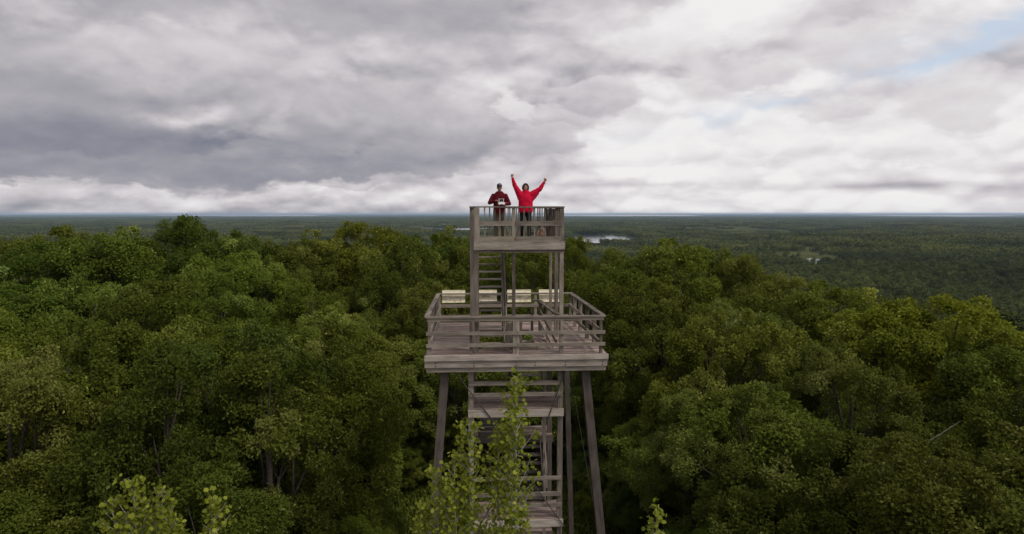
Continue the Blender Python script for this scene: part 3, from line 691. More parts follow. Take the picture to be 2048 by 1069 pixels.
rr = railing('upper rear railing with closely spaced balusters',
    [((1.0, 22.28, UZ - .02), (2.75, 22.28, UZ - .02), .12, .04), ((1.0, 22.28, 16.3), (2.7, 22.28, 16.3), .04, .09)], [(1.0, 22.28, UF, UZ - .04, .09), (2.62, 22.28, UF, UZ - .04, .1)],
    [(x, 22.28, UF + .1, UZ - .04, .038) for x in np.arange(1.15, 2.5, .148)])
rl = railing('upper side railing seen end on', [((-.1, 19.45, UZ - .02), (-.05, 22.28, UZ - .02), .14, .04), ((-.06, 19.75, 16.7), (-.02, 22.0, 16.7), .04, .13)], [],
    [(-.04, y, UF + .02, UZ - .04, .038) for y in np.arange(20.0, 22.1, .19)])
r2 = railing(None, [((2.67, 19.45, UZ - .02), (2.67, 22.2, UZ - .02), .12, .04), ((2.68, 19.5, 16.7), (2.68, 22.0, 16.7), .04, .13)], [],
    [(2.67, y, UF + .02, UZ - .04, .038) for y in np.arange(19.65, 21.3, .19)])
m_ = MB()
for k in range(3): m_.box(2.36 + k * .142, 2.495 + k * .142, 21.86, 21.9, UF + .01, UZ - .05, 'z')
for k in range(2): m_.box(2.60, 2.64, 21.905 + k * .14, 22.04 + k * .14, UF + .01, UZ - .05, 'z')
p_ = build_t(m_, 'wall_panel', WOODD); p_['label'] = 'brown upright boards closing the rear corner of the upper railing'

# lower deck
DX0, DX1, DY0, DY1 = -1.50, 4.0, 19.0, 24.9
m_ = MB(); yy = DY0
HX0, HX1, HY0, HY1 = .10, 1.95, 19.75, 23.2       # stair well
while yy < DY1 - .05:
    y1_ = yy + .131
    if yy > HY0 and yy < HY1: m_.box(DX0, HX0, yy, y1_, LF - .04, LF, 'x'); m_.box(HX1, DX1, yy, y1_, LF - .04, LF, 'x')
    else: m_.box(DX0, 1.3, yy, y1_, LF - .04, LF, 'x'); m_.box(1.305, DX1, yy, y1_, LF - .04, LF, 'x')
    yy += .145
ld = build_t(m_, 'lower_deck', WOODR)
m_ = MB(); m_.box(DX0 - .03, DX1 + .03, DY0 - .06, DY0 - .015, LF - .155, LF + .004, 'x', .2); build_t(m_, 'fascia', WOODL, ld)
m_ = MB(); m_.box(DX0 - .03, DX1, DY0 - .012, DY0 + .03, LF - .37, LF - .16, 'x', .12); build_t(m_, 'fascia', WOODL, ld)
m_ = MB(); m_.box(DX0 + .01, DX1 - .03, DY0 + .05, DY0 + .15, LF - .52, LF - .385, 'x', -.05); build_t(m_, 'joist', WOODL, ld)
for x in (DX0 - .02, DX1 + .02):
    m_ = MB(); m_.box(x - .02, x + .02, DY0 + .035, DY1, LF - .37, LF - .045, 'y'); build_t(m_, 'fascia', WOOD, ld)
m_ = MB(); m_.box(DX0, DX1, DY1 + .01, DY1 + .05, LF - .37, LF - .01, 'x'); build_t(m_, 'fascia', WOOD, ld)
for x in np.arange(DX0 + .45, DX1 - .2, .61):
    if HX0 - .05 < x < HX1 + .05: m_ = MB(); m_.box(x - .02, x + .02, DY0 + .16, HY0 - .05, LF - .28, LF - .045, 'y', -.2); build_t(m_, 'joist', WOOD, ld)
    else: m_ = MB(); m_.box(x - .02, x + .02, DY0 + .16, DY1, LF - .28, LF - .045, 'y', -.2); build_t(m_, 'joist', WOOD, ld)
# bolts
def bolt_at(x, y, z, par):
    V, Q = tube_mesh([[((x - 1.24, y - 21.0, z), .0001), ((x - 1.24, y - 21.0, z), .02), ((x - 1.24, y - 21.0 - .012, z), .018), ((x - 1.24, y - 21.0 - .013, z), .0001)]], 8)
    V = [(p[0], p[1], p[2]) for p in V]
    link('bolt', mesh_np('bolt', V, Q), RUST, par)
for x in (-1.2, -.05, 1.22, 1.8, 2.72, 3.86):
    for z in (LF - .23, LF - .32): bolt_at(x, DY0 - .013, z, ld)
FY = 19.12
railing('long front railing of the lower deck, three boards high',
    [((-1.50, FY, LZ - .02), (3.95, FY, LZ - .02), .15, .045, .05)] + [((-1.48, FY - .075, z), (1.25, FY - .075, z), .038, .105, .08) for z in (13.40, 13.035)] + [((1.26, FY - .075, z), (3.94, FY - .075, z), .038, .105, .12) for z in (13.40, 13.035)] + [((-1.45, FY - .03, LZ - .09), (3.9, FY - .03, LZ - .09), .038, .09, .0)],
    [(x, FY, LF - .02, LZ - .045, .09) for x in (-1.38, -.14, 1.17, 1.28, 2.62, 3.82)], [])
RY = 24.75
railing('rear railing of the lower deck behind the picture boards',
    [((-1.48, RY, LZ - .02), (3.80, RY, LZ - .02), .15, .045)] + [((-1.45, RY - .065, z), (3.78, RY - .065, z), .038, .12) for z in (13.42, 13.0)],
    [(x, RY, LF, LZ - .045, .10) for x in (-1.40, -.15, 1.05, 2.35, 3.72)], [])
railing('long side railing of the lower deck left of the stairs', [((-1.47, FY + .1, LZ - .02), (-1.43, RY - .1, LZ - .02), .15, .045)] + [((-1.37, FY + .05, z), (-1.34, RY - .1, z), .038, .12) for z in (13.42, 13.05)],
    [(-1.43, y, LF, LZ - .045, .09) for y in (20.3, 21.5, 22.7, 23.8)], [])
railing('long side railing of the lower deck right of the stairs', [((3.90, FY + .1, LZ - .02), (3.74, RY - .1, LZ - .02), .16, .045)] + [((3.82, FY + .05, z), (3.68, RY - .1, z), .038, .12) for z in (13.42, 13.05)],
    [(3.86 - (y - 19.12) * .028, y, LF, LZ - .045, .12) for y in (20.25, 21.4, 22.6, 23.7)], [])
# guard around the stair well
railing('inner guard rail beside the stair well with slanting boards',
    [((2.56, 19.55, LZ - .04), (2.30, 22.6, LZ - .02), .14, .045)] + [((2.52, 19.6, z - .55), (2.28, 22.3, z), .038, .12) for z in (13.55, 13.18)] + [((2.0, 22.7, LZ - .02), (2.36, 22.7, LZ - .02), .14, .045)],
    [(2.31, 22.55, LF, LZ - .045, .12), (2.42, 21.2, LF, LZ - .045, .10), (2.02, 22.6, LF, LZ - .3, .09)], [])
railing('inner guard rail across the front of the stair well', [((.2, 19.68, LF + .06), (1.95, 19.68, LF + .06), .04, .10)], [(1.05, 19.7, LF, LZ - .3, .2), (1.42, 19.8, LF, LZ - .3, .08)], [])

def stairs(x0, x1, ya, za, yb, zb, n, label=None, mat=WOOD):
    """open treads from (ya,za) up to (yb,zb) between two stringers"""
    m_ = MB()
    for x in (x0, x1): m_.bar((x, ya, za + .02), (x, yb, zb - .12), .045, .24, tone=-.1)
    st = build_t(m_, 'staircase', mat)
    if label: st['label'] = label
    for k in range(n):
        f = (k + .6) / n; y = ya + (yb - ya) * f; z = za + (zb - za) * f
        m_ = MB(); m_.box(x0 + .03, x1 - .03, y - .13, y + .13, z - .04, z, 'x'); build_t(m_, 'tread', WOODL if mat is WOOD else WOODD, st)
    return st
st = stairs(.10, .92, 19.95, LF, 23.0, UF - .1, 14, 'steep open stair from the lower deck to the upper platform')
for x in (.05, .98):
    m_ = MB(); m_.bar((x, 19.9, LF + .85), (x, 22.4, UF + .1), .04, .09); build_t(m_, 'handrail', WOOD, st)
# landings: (z, front)
def landing(z, y0, y1, x0=-.23, x1=2.70, label=None, mat=None):
    m_ = MB(); y = y0
    while y < y1: m_.box(x0, x1, y, y + .131, z - .04, z, 'x'); y += .145
    o = build_t(m_, 'landing', WOODR)
    if label: o['label'] = label
    m_ = MB(); m_.box(x0 - .01, x1 + .02, y0 - .045, y0 - .005, z - .235, z - .005, 'x', .25); build_t(m_, 'fascia', mat or WOODL, o)
    m_ = MB(); m_.box(x0 + .02, x1 - .02, y + .01, y + .05, z - .235, z - .005, 'x'); build_t(m_, 'fascia', WOOD, o)
    return o
L1, L2, L3 = 10.97, 7.42, 4.0
landing(L1, 19.30, 20.55, label='wide landing just under the lower deck')
landing(L2, 19.30, 20.6, label='wide landing near the bottom behind the aspen')
landing(L3, 19.30, 20.5)
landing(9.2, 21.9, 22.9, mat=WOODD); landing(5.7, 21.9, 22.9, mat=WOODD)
for z in (L1, L2, L3):
    railing(None, [((-.22, 19.30, z + .82), (2.66, 19.30, z + .82), .04, .13, .1), ((-.22, 19.30, z + .46), (2.66, 19.30, z + .46), .04, .12, .1)] + ([((-.22, 19.33, z + 1.32), (2.66, 19.33, z + 1.32), .04, .12)] if z < 9 else []), [], [])
stairs(1.45, 2.25, 20.5, L1, 23.1, LF, 8)
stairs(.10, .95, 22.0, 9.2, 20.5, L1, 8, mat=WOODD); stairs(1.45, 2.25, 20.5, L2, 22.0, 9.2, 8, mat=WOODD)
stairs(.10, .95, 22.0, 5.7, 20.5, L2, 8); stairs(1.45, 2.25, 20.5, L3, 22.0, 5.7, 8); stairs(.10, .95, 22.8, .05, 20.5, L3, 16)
for (a, b_) in (((2.33, 20.4, L2 + 1.0), (2.33, 22.0, 10.3)), ((2.33, 20.4, L2 + .5), (2.33, 22.0, 9.7)), ((1.0, 20.4, L1 + .95), (1.0, 22.0, 10.2)), ((2.33, 20.4, L1 + 1.0), (2.33, 22.8, 13.4))):
    m_ = MB(); m_.bar(a, b_, .045, .12); build_t(m_, 'handrail', WOOD)
# steel rods and cables
def rod(a, b_, r_, name='cable', mat=RUST):
    a = (a[0] - 1.24, a[1] - 21, a[2]); b_ = (b_[0] - 1.24, b_[1] - 21, b_[2])
    V, Q = tube_mesh([[(a, r_), (b_, r_)]], 6); link(name, mesh_np(name, V, Q, smooth_=True), mat, tower)
rod((-.95, 19.2, 12.6), (.7, 19.24, 10.4), .018, 'brace_rod'); rod((2.75, 19.22, 12.2), (2.2, 19.24, 10.6), .018, 'brace_rod')
rod((0.05, 19.22, 7.2), (.75, 19.24, 8.4), .018, 'brace_rod'); rod((2.75, 19.22, 7.2), (1.5, 19.24, 9.0), .018, 'brace_rod')
rod((3.0, 20.4, 12.2), (4.25, 19.6, 5.0), .008, 'cable', RUST); rod((4.25, 19.6, 5.0), (4.35, 19.4, .0), .008, 'cable', RUST)

# picture boards on the rear rail
SIGNM, t, b = newmat('cream_picture_board'); l = t.links
tcn = tn(t, 'ShaderNodeTexCoord'); n = tn(t, 'ShaderNodeTexNoise'); l.new(tcn.outputs['Object'], n.inputs['Vector']); n.inputs['Scale'].default_value = 5; n.inputs['Detail'].default_value = 3
rp = tn(t, 'ShaderNodeValToRGB'); l.new(n.outputs[0], rp.inputs[0]); rp.color_ramp.elements[0].position = .35; rp.color_ramp.elements[0].color = (.66, .56, .36, 1); rp.color_ramp.elements[1].position = .55; rp.color_ramp.elements[1].color = (.84, .78, .58, 1)
l.new(rp.outputs[0], b.inputs['Base Color']); b.inputs['Roughness'].default_value = .4
PRN = plain('brown_print', (.42, .29, .16), .5, .3, 20); DPR = plain('dark_print', (.10, .08, .06), .5, .1, 20); PINK = plain('faded_pink_print', (.75, .48, .36), .5, .2, 20)
def rot_mb(pts_): return pts_
for k, (x0, x1_, lab) in enumerate(((-1.29, -.40, 'cream picture board on the rear rail at the corner of the lower deck'), (.12, .84, 'cream picture board seen through the stair treads'),
                                   (1.25, 2.18, 'cream picture board marked with a small cross, behind the centre post'), (2.50, 3.34, 'cream picture board behind the rear corner posts'))):
    o = empty('picture_board', ((x0 + x1_) / 2, RY + .12, LZ - .14)); tag(o, lab, 'sign', 'picture boards on the rear rail')
    w = x1_ - x0; o.rotation_euler = (R(-26), 0, 0)
    m_ = MB(); m_.bar((-w / 2, 0, 0), (w / 2, 0, 0), .03, .50, tone=0); pn = m_.build('board', SIGNM, o)
    m_ = MB(); m_.bar((-w / 2 - .005, -.022, .245), (w / 2 + .005, -.022, .245), .016, .025); m_.bar((-w / 2, -.022, -.245), (w / 2, -.022, -.245), .016, .025); m_.build('frame', SIGNM, o)
    for bx in (-w / 3, w / 3):
        m_ = MB(); m_.bar((bx, .05, -.35), (bx, .05, .1), .06, .05, up=(0, 1, 0)); m_.build('bracket', WOODD, o)
    m_ = MB(); rk = random.Random(k + 3)
    y = -.0175
    if k == 0:
        for a, b_ in (((-.18, -.17), (-.12, -.06)), ((-.12, -.06), (.3, -.05)), ((-.18, -.17), (.26, -.18)), ((.26, -.18), (.3, -.05))): m_.bar((a[0], y, a[1]), (b_[0], y, b_[1]), .004, .02, up=(0, 0, 1))
    if k == 1:
        for a, b_ in (((-.2, .02), (.05, .05)), ((-.25, -.03), (.1, -.02)), ((-.12, .07), (.0, .07))): m_.bar((a[0], y, a[1]), (b_[0], y, b_[1]), .004, .045, up=(0, 0, 1))
    if k == 2:
        for a, b_ in (((.15, -.24), (.42, .0)), ((-.1, -.02), (.1, -.03)), ((-.05, -.06), (.08, -.06))): m_.bar((a[0], y, a[1]), (b_[0], y, b_[1]), .004, .02, up=(0, 0, 1))
        m2 = MB(); m2.bar((-.42, y - .001, -.13), (-.28, y - .001, .0), .004, .022); m2.bar((-.42, y - .004, .0), (-.28, y - .004, -.13), .004, .022); m2.build('cross_mark', DPR, pn)
    if k == 3:
        for q in range(4): m_.bar((-.1 + q * .12, y, -.2), (-.06 + q * .12, y, -.08), .004, .03, up=(0, 0, 1))
    m_.build('picture', PRN if k != 3 else PINK, pn)

# ------------------------------------------------------------------ people
def loft(secs, n=20):
    """closed solid through elliptical sections: (centre, rx, ry, xdir, ydir)"""
    V, F = [], []
    for c, rx, ry, xd, yd in secs:
        for k in range(n):
            a = 2 * math.pi * k / n; V.append(tuple(Vector(c) + Vector(xd) * (math.cos(a) * rx) + Vector(yd) * (math.sin(a) * ry)))
    m = len(secs)
    for i in range(m - 1):
        for k in range(n): k2 = (k + 1) % n; F.append((i * n + k, i * n + k2, (i + 1) * n + k2, (i + 1) * n + k))
    F.append(tuple(range(n))[::-1]); F.append(tuple((m - 1) * n + k for k in range(n)))
    return V, F
def capsule(a, b, ra, rb, n=14, flat=1.0):
    a, b = Vector(a), Vector(b); d = (b - a)
    if d.length < 1e-6: d = Vector((0, 0, 1e-4)); b = a + d
    dn = d.normalized(); x = dn.cross(Vector((0, 1, 0)));
    if x.length < .05: x = dn.cross(Vector((1, 0, 0)))
    x.normalize(); y = dn.cross(x).normalized(); S = []
    for q in range(1, 6): th = math.pi / 2 * q / 6; S.append((a - dn * ra * math.cos(th), ra * math.sin(th), ra * math.sin(th) * flat, x, y))
    S.append((a, ra, ra * flat, x, y)); S.append((b, rb, rb * flat, x, y))
    for q in range(5, 0, -1): th = math.pi / 2 * q / 6; S.append((b + dn * rb * math.cos(th), rb * math.sin(th), rb * math.sin(th) * flat, x, y))
    return loft(S, n)
def ell(c, r, n=14):
    S = []
    for q in range(1, 10):
        th = math.pi * q / 10; S.append(((c[0], c[1], c[2] - r[2] * math.cos(th)), r[0] * math.sin(th), r[1] * math.sin(th), (1, 0, 0), (0, 1, 0)))
    return loft(S, n)
def torso(secs, n=24): return loft([((cx, cy, z), rx, ry, (1, 0, 0), (0, 1, 0)) for (z, cx, cy, rx, ry) in secs], n)
def fuse(name, solids, vox, mat, parent, sm=6, disp=0.0, dscale=.12, xf=None):
    V, F = [], []
    for sv, sf in solids:
        o = len(V); V += [tuple(xf @ Vector(p)) if xf else p for p in sv]; F += [tuple(i + o for i in f) for f in sf]
    me = bpy.data.meshes.new(name); me.from_pydata(V, [], F); me.update()
    tmp = bpy.data.objects.new(name + '_tmp', me); col.objects.link(tmp)
    r_ = tmp.modifiers.new('r', 'REMESH'); r_.mode = 'VOXEL'; r_.voxel_size = vox; r_.use_smooth_shade = True
    s_ = tmp.modifiers.new('s', 'SMOOTH'); s_.iterations = sm; s_.factor = .5
    if disp:
        tx = bpy.data.textures.new(name, 'CLOUDS'); tx.noise_scale = dscale; tx.noise_depth = 2
        d_ = tmp.modifiers.new('d', 'DISPLACE'); d_.texture = tx; d_.strength = disp; d_.mid_level = .5
    dg = bpy.context.evaluated_depsgraph_get()
    m2 = bpy.data.meshes.new_from_object(tmp.evaluated_get(dg)); m2.name = name
    bpy.data.objects.remove(tmp); bpy.data.meshes.remove(me)
    m2.polygons.foreach_set('use_smooth', np.ones(len(m2.polygons), bool))
    return link(name, m2, mat, parent)
SKIN = plain('skin', (.50, .27, .19), .5, .08, 12); SKIND = plain('tanned_skin', (.36, .20, .145), .5, .1, 12)
RED = plain('red_fleece', (.60, .008, .042), .85, .12, 9, .1); MAROON = plain('maroon_knit', (.105, .008, .014), .85, .15, 10, .1)
CUFF = plain('dark_cuff', (.10, .008, .015), .85, .1, 10, .1)
BLACKC = plain('black_cloth', (.016, .016, .02), .8, .2, 10, .1); BROWNC = plain('brown_cloth', (.085, .062, .05), .85, .15, 10, .1)
HAIR = plain('brown_hair', (.06, .035, .022), .7, .3, 60); CAPM = plain('charcoal_cap', (.03, .032, .038), .8, .15, 20, .1); PATCH = plain('pale_cap_patch', (.28, .27, .28), .7, .3, 60)
SHOE = plain('dark_shoe', (.03, .025, .02), .6, .1, 20); DARKH = plain('brown_hood', (.075, .03, .022), .85, .2, 20, .1)
WHT = plain('white_plastic', (.75, .74, .74), .35, .05, 10, .5); BLK = plain('black_plastic', (.02, .02, .02), .4, .1, 10, .5); EYE = plain('eye', (.02, .015, .012), .3, .1, 20)

def hand(wrist, dirv, palmn, curl, side, scale=1.0):
    """palm and five separate fingers; dirv along the hand, palmn out of the palm, curl 0..1"""
    w = Vector(wrist); d = Vector(dirv).normalized(); pn = (Vector(palmn) - d * Vector(palmn).dot(d)).normalized(); s = d.cross(pn).normalized() * side
    S = [capsule(w - d * .02, w + d * .02, .027, .028, flat=.75)]
    for q in (-1.5, -.5, .5, 1.5):
        base = w + d * .085 * scale + s * q * .021 * scale
        S.append(capsule(w + s * q * .012 + d * .01, base, .018 * scale, .0135 * scale, 10))
        ln = (.040, .046, .044, .035)[int(q + 1.5)] * scale; a = 0.25 + curl * 1.25; p = base; ang_ = 0
        for seg in range(3):
            ang_ += a * (1 if seg else .75)
            dd_ = d * math.cos(ang_) + pn * math.sin(ang_); p2 = p + dd_ * ln * (1, .72, .55)[seg]
            S.append(capsule(p, p2, (.0095, .009, .0082)[seg] * scale, (.009, .0082, .0072)[seg] * scale, 8)); p = p2
    tb = w + d * .025 + s * -.026; t1 = tb + (d * .7 - s * .6 + pn * .35).normalized() * .042; t2 = t1 + (d * .55 + s * .5 * curl + pn * (.3 + .6 * curl)).normalized() * .032; t3 = t2 + (d * .2 + s * .8 * curl + pn * .5).normalized() * .024
    S += [capsule(tb, t1, .016, .012, 8), capsule(t1, t2, .0115, .0105, 8), capsule(t2, t3, .010, .009, 8)]
    return S
def head(c, s=1.0):
    x, y, z = c
    S = [ell((x, y + .012, z + .03), (.076 * s, .094 * s, .098 * s)), ell((x, y - .012, z - .035), (.060 * s, .070 * s, .080 * s)), ell((x, y - .035, z - .085), (.034, .036, .028)),
         capsule((x, y - .085, z + .012), (x, y - .108, z - .022), .010, .016, 8), capsule((x - .03, y - .072, z + .028), (x + .03, y - .072, z + .028), .015, .015, 8),
         ell((x - .04, y - .055, z - .02), (.024, .028, .022)), ell((x + .04, y - .055, z - .02), (.024, .028, .022)), capsule((x - .018, y - .08, z - .056), (x + .018, y - .08, z - .056), .009, .009, 8),
         ell((x - .079, y + .01, z - .005), (.012, .022, .033)), ell((x + .079, y + .01, z - .005), (.012, .022, .033)), capsule((x, y + .02, z - .15), (x, y + .01, z - .05), .062, .056)]
    return S
def legs(hipz, feet, knee_y=-.02, hipw=.095, infl=0.0):
    S = [torso([(hipz - .05, 0, .0, .12 + infl, .10 + infl), (hipz + .03, 0, .0, .165 + infl, .115 + infl), (hipz + .16, 0, 0, .15 + infl, .10 + infl)])]
    for sx, (fx, fy) in zip((-1, 1), feet):
        h = (sx * hipw, 0, hipz); k = ((sx * hipw + fx) / 2, knee_y + fy * .5, .49); a = (fx, fy + .02, .09)
        S += [capsule(h, k, .088 + infl, .060 + infl), capsule(k, a, .058 + infl, .040 + infl)]
    return S
def shoe(fx, fy, par):
    S = [ell((fx, fy - .055, .045), (.046, .12, .045)), ell((fx, fy + .04, .06), (.042, .06, .055)), ell((fx, fy - .06, .022), (.05, .135, .022))]
    fuse('shoe', S, .009, SHOE, par, 2)

# --- person in the red hoodie, arms up
PZ = UF
p2 = empty('person', (1.64, 20.75, PZ)); tag(p2, 'person in a bright red hoodie raising both fists in a wide V', 'person')
feet = [(-.11, .02), (.12, -.03)]
HC = (-.005, -.01, 1.68)
shl, ell_l, wr_l = (-.20, .01, 1.455), (-.355, -.02, 1.745), (-.435, -.05, 2.00)
shr, ell_r, wr_r = (.20, .01, 1.455), (.465, -.02, 1.635), (.605, -.05, 1.87)
arm = lambda s, e, w, i: [capsule(s, e, .058 + i, .045 + i), capsule(e, w, .044 + i, .029 + i * .5)]
body = head(HC) + legs(.90, feet) + [torso([(.95, 0, 0, .15, .10), (1.10, 0, 0, .14, .10), (1.28, 0, 0, .165, .115), (1.42, 0, .01, .18, .105), (1.49, 0, .01, .10, .075)])]
body += arm(shl, ell_l, wr_l, 0) + arm(shr, ell_r, wr_r, 0)
body += hand(wr_l, (-.12, -.06, 1), (.5, -1, 0), .95, 1) + hand(wr_r, (.35, -.05, 1), (-.4, -1, .1), .95, -1)
fuse('body', body, .0062, SKIN, p2, 2)
S = [torso([(.875, 0, 0, .225, .15), (.93, 0, 0, .24, .165), (1.02, 0, 0, .235, .165), (1.2, 0, 0, .235, .16), (1.36, 0, .005, .24, .155), (1.45, 0, .01, .205, .13), (1.52, 0, .01, .15, .105), (1.575, 0, .005, .105, .095), (1.60, 0, .0, .09, .09)])]
S += [capsule(shl, ell_l, .112, .072), capsule(ell_l, (-.424, -.044, 1.955), .074, .047), capsule((-.17, 0, 1.30), (-.30, -.01, 1.60), .08, .07)]
S += [capsule(shr, ell_r, .112, .074), capsule(ell_r, (.582, -.044, 1.825), .076, .049), capsule((.17, 0, 1.28), (.37, -.01, 1.50), .085, .07)]
hood = fuse('hooded_sweatshirt', S, .011, RED, p2, 5, .022, .10)
# drawn-up hood: open shell round the head
V, F = [], []
nu, nv = 22, 12
for sgn, rad_ in ((1, 1.0), (-1, .90)):
    for i_ in range(nu + 1):
        th = R(-128 + 256 * i_ / nu)        # round the face opening, 0 = top
        for j_ in range(nv + 1):
            ph = j_ / nv * R(150)           # from the opening back
            ry = .155 * rad_; cy_ = HC[1] + .03
            y = cy_ - ry * math.cos(ph) * .62; k_ = .72 + .28 * math.sin(min(ph, R(90)) + .0)
            if ph > R(90): k_ = math.sin(ph)
            V.append((HC[0] + .118 * rad_ * k_ * math.sin(th), y, HC[2] - .005 + .135 * rad_ * k_ * math.cos(th) * (1.0 if abs(th) < R(90) else 1.15)))
st_ = (nu + 1) * (nv + 1)
for i_ in range(nu):
    for j_ in range(nv):
        a0 = i_ * (nv + 1) + j_; F.append((a0, a0 + 1, a0 + nv + 2, a0 + nv + 1)); F.append((a0 + st_, a0 + nv + 1 + st_, a0 + nv + 2 + st_, a0 + 1 + st_))
for i_ in range(nu): a0 = i_ * (nv + 1); F.append((a0, a0 + nv + 1, a0 + nv + 1 + st_, a0 + st_))
me = bpy.data.meshes.new('hood'); me.from_pydata(V, [], F); me.update(); me.polygons.foreach_set('use_smooth', np.ones(len(me.polygons), bool))
link('hood', me, DARKH, hood)
fuse('hair', [ell((HC[0], HC[1] + .022, HC[2] + .052), (.084, .094, .094)), ell((HC[0] - .03, HC[1] - .06, HC[2] + .095), (.05, .035, .025)), ell((HC[0] + .03, HC[1] - .06, HC[2] + .095), (.05, .035, .025))], .008, HAIR, p2, 2, .01, .03)
fuse('trousers', legs(.90, feet, infl=.014), .010, BLACKC, p2, 3, .012, .08)
for f_ in feet: shoe(*f_, p2)
for sx in (-1, 1):
    V_, F_ = ell((HC[0] + sx * .030, HC[1] - .078, HC[2] + .008), (.012, .008, .006), 10); me = bpy.data.meshes.new('eye'); me.from_pydata(V_, [], F_); link('eye', me, EYE, p2)
    V_, F_ = ell((HC[0] + sx * .032, HC[1] - .086, HC[2] + .030), (.020, .006, .005), 10); me = bpy.data.meshes.new('eyebrow'); me.from_pydata(V_, [], F_); link('eyebrow', me, HAIR, p2)

# --- person in maroon with cap and remote control
p1 = empty('person', (.79, 20.75, PZ)); tag(p1, 'person in a maroon sweatshirt and dark cap holding a white remote', 'person')
feet = [(-.12, .02), (.13, -.02)]
HC = (.0, -.035, 1.67)
shl, el_, wl = (-.195, .01, 1.43), (-.315, -.02, 1.19), (-.12, -.25, 1.245)
shr, er_, wr_ = (.195, .01, 1.43), (.315, -.01, 1.16), (.14, -.27, 1.125)
body = head(HC) + legs(.90, feet) + [torso([(.95, 0, 0, .15, .10), (1.10, 0, 0, .15, .11), (1.28, 0, 0, .17, .12), (1.42, 0, .01, .185, .105), (1.49, 0, .01, .10, .075)])]
body += arm(shl, el_, wl, 0) + arm(shr, er_, wr_, 0)
body += hand(wl, (.8, -.35, .05), (.2, -.5, -.8), .65, 1) + hand(wr_, (-.75, -.35, .25), (-.1, -.3, 1), .65, -1)
fuse('body', body, .0062, SKIND, p1, 2)
S = [torso([(.86, 0, 0, .185, .135), (.93, 0, 0, .20, .15), (1.1, 0, -.01, .195, .15), (1.3, 0, 0, .205, .145), (1.38, 0, .005, .225, .125), (1.45, 0, .005, .195, .115), (1.51, 0, .01, .135, .095), (1.56, 0, .01, .085, .08)])]
S += [capsule((-.195, .01, 1.41), el_, .080, .066), capsule(el_, (-.145, -.222, 1.24), .064, .046), capsule((.195, .01, 1.41), er_, .080, .066), capsule(er_, (.165, -.24, 1.13), .064, .046)]
sw = fuse('sweatshirt', S, .011, MAROON, p1, 5, .018, .09)
fuse('trousers', legs(.90, feet, infl=.020), .010, BROWNC, p1, 3, .014, .08)
for f_ in feet: shoe(*f_, p1)
cp = fuse('cap', [ell((HC[0], HC[1] + .015, HC[2] + .062), (.088, .104, .082)), ell((HC[0], HC[1] - .105, HC[2] + .040), (.068, .060, .010))], .007, CAPM, p1, 2)
V_, F_ = ell((HC[0] + .012, HC[1] - .082, HC[2] + .085), (.034, .016, .022), 12); me = bpy.data.meshes.new('patch'); me.from_pydata(V_, [], F_); link('patch', me, PATCH, cp)
fuse('hair', [ell((HC[0], HC[1] + .04, HC[2] + .01), (.082, .080, .075))], .008, HAIR, p1, 2)
for sx in (-1, 1):
    V_, F_ = ell((HC[0] + sx * .030, HC[1] - .078, HC[2] + .008), (.012, .008, .006), 10); me = bpy.data.meshes.new('eye'); me.from_pydata(V_, [], F_); link('eye', me, EYE, p1)
# remote control
rc = empty('remote_control', (.84, 20.40, PZ + 1.17)); tag(rc, 'white drone remote control held in both hands of the person in maroon', 'remote control')
rc.rotation_euler = (R(38), 0, R(4))
fuse('body', [ell((0, 0, 0), (.098, .06, .030)), ell((-.072, -.02, -.006), (.038, .06, .032)), ell((.072, -.02, -.006), (.038, .06, .032)), capsule((-.07, .03, .0), (.07, .03, .0), .026, .026)], .007, WHT, rc, 2)
for sx in (-1, 1):
    V, Q = tube_mesh([[((sx * .06, .05, .0), .009), ((sx * .075, .10, .06), .009), ((sx * .085, .12, .10), .008)]], 8); link('antenna', mesh_np('antenna', V, Q, smooth_=True), WHT, rc)
    V, Q = tube_mesh([[((sx * .05, -.01, .02), .006), ((sx * .05, -.012, .05), .006), ((sx * .05, -.012, .052), .011), ((sx * .05, -.012, .058), .010)]], 8); link('control_stick', mesh_np('control_stick', V, Q, smooth_=True), BLK, rc)
m_ = MB(); m_.bar((-.05, .055, .07), (.05, .055, .07), .012, .075); m_.build('screen', BLK, rc)
m_ = MB(); m_.bar((-.06, .066, .07), (.06, .066, .07), .008, .095); m_.bar((0, .05, .0), (0, .066, .05), .03, .012); m_.build('holder', WHT, rc)

# backpack against the rear corner
BAGM = plain('tan_canvas', (.30, .19, .135), .85, .35, 9, .1); STRAP = plain('pale_strap', (.50, .42, .36), .7, .2, 10)
bk = empty('backpack', (2.22, 21.45, PZ)); tag(bk, 'tan canvas backpack slumped on the upper platform by the corner boards', 'backpack')
fuse('bag', [torso([(.0, 0, 0, .15, .10), (.05, 0, 0, .18, .13), (.2, .01, 0, .165, .12), (.3, .02, .01, .125, .09), (.36, .03, .02, .07, .05)]), ell((0, -.11, .12), (.12, .05, .10)), capsule((.02, 0, .33), (.05, .02, .39), .05, .03)], .010, BAGM, bk, 2, .03, .07)
for pth in ([((-.10, -.12, .05), .012), ((-.15, -.15, .18), .012), ((-.06, -.12, .30), .012), ((.02, -.05, .36), .012)], [((.10, -.13, .04), .012), ((.13, -.16, .17), .012), ((.08, -.11, .29), .012), ((.05, -.03, .37), .012)]):
    V, Q = tube_mesh([pth], 6); link('strap', mesh_np('strap', V, Q, smooth_=True), STRAP, bk)

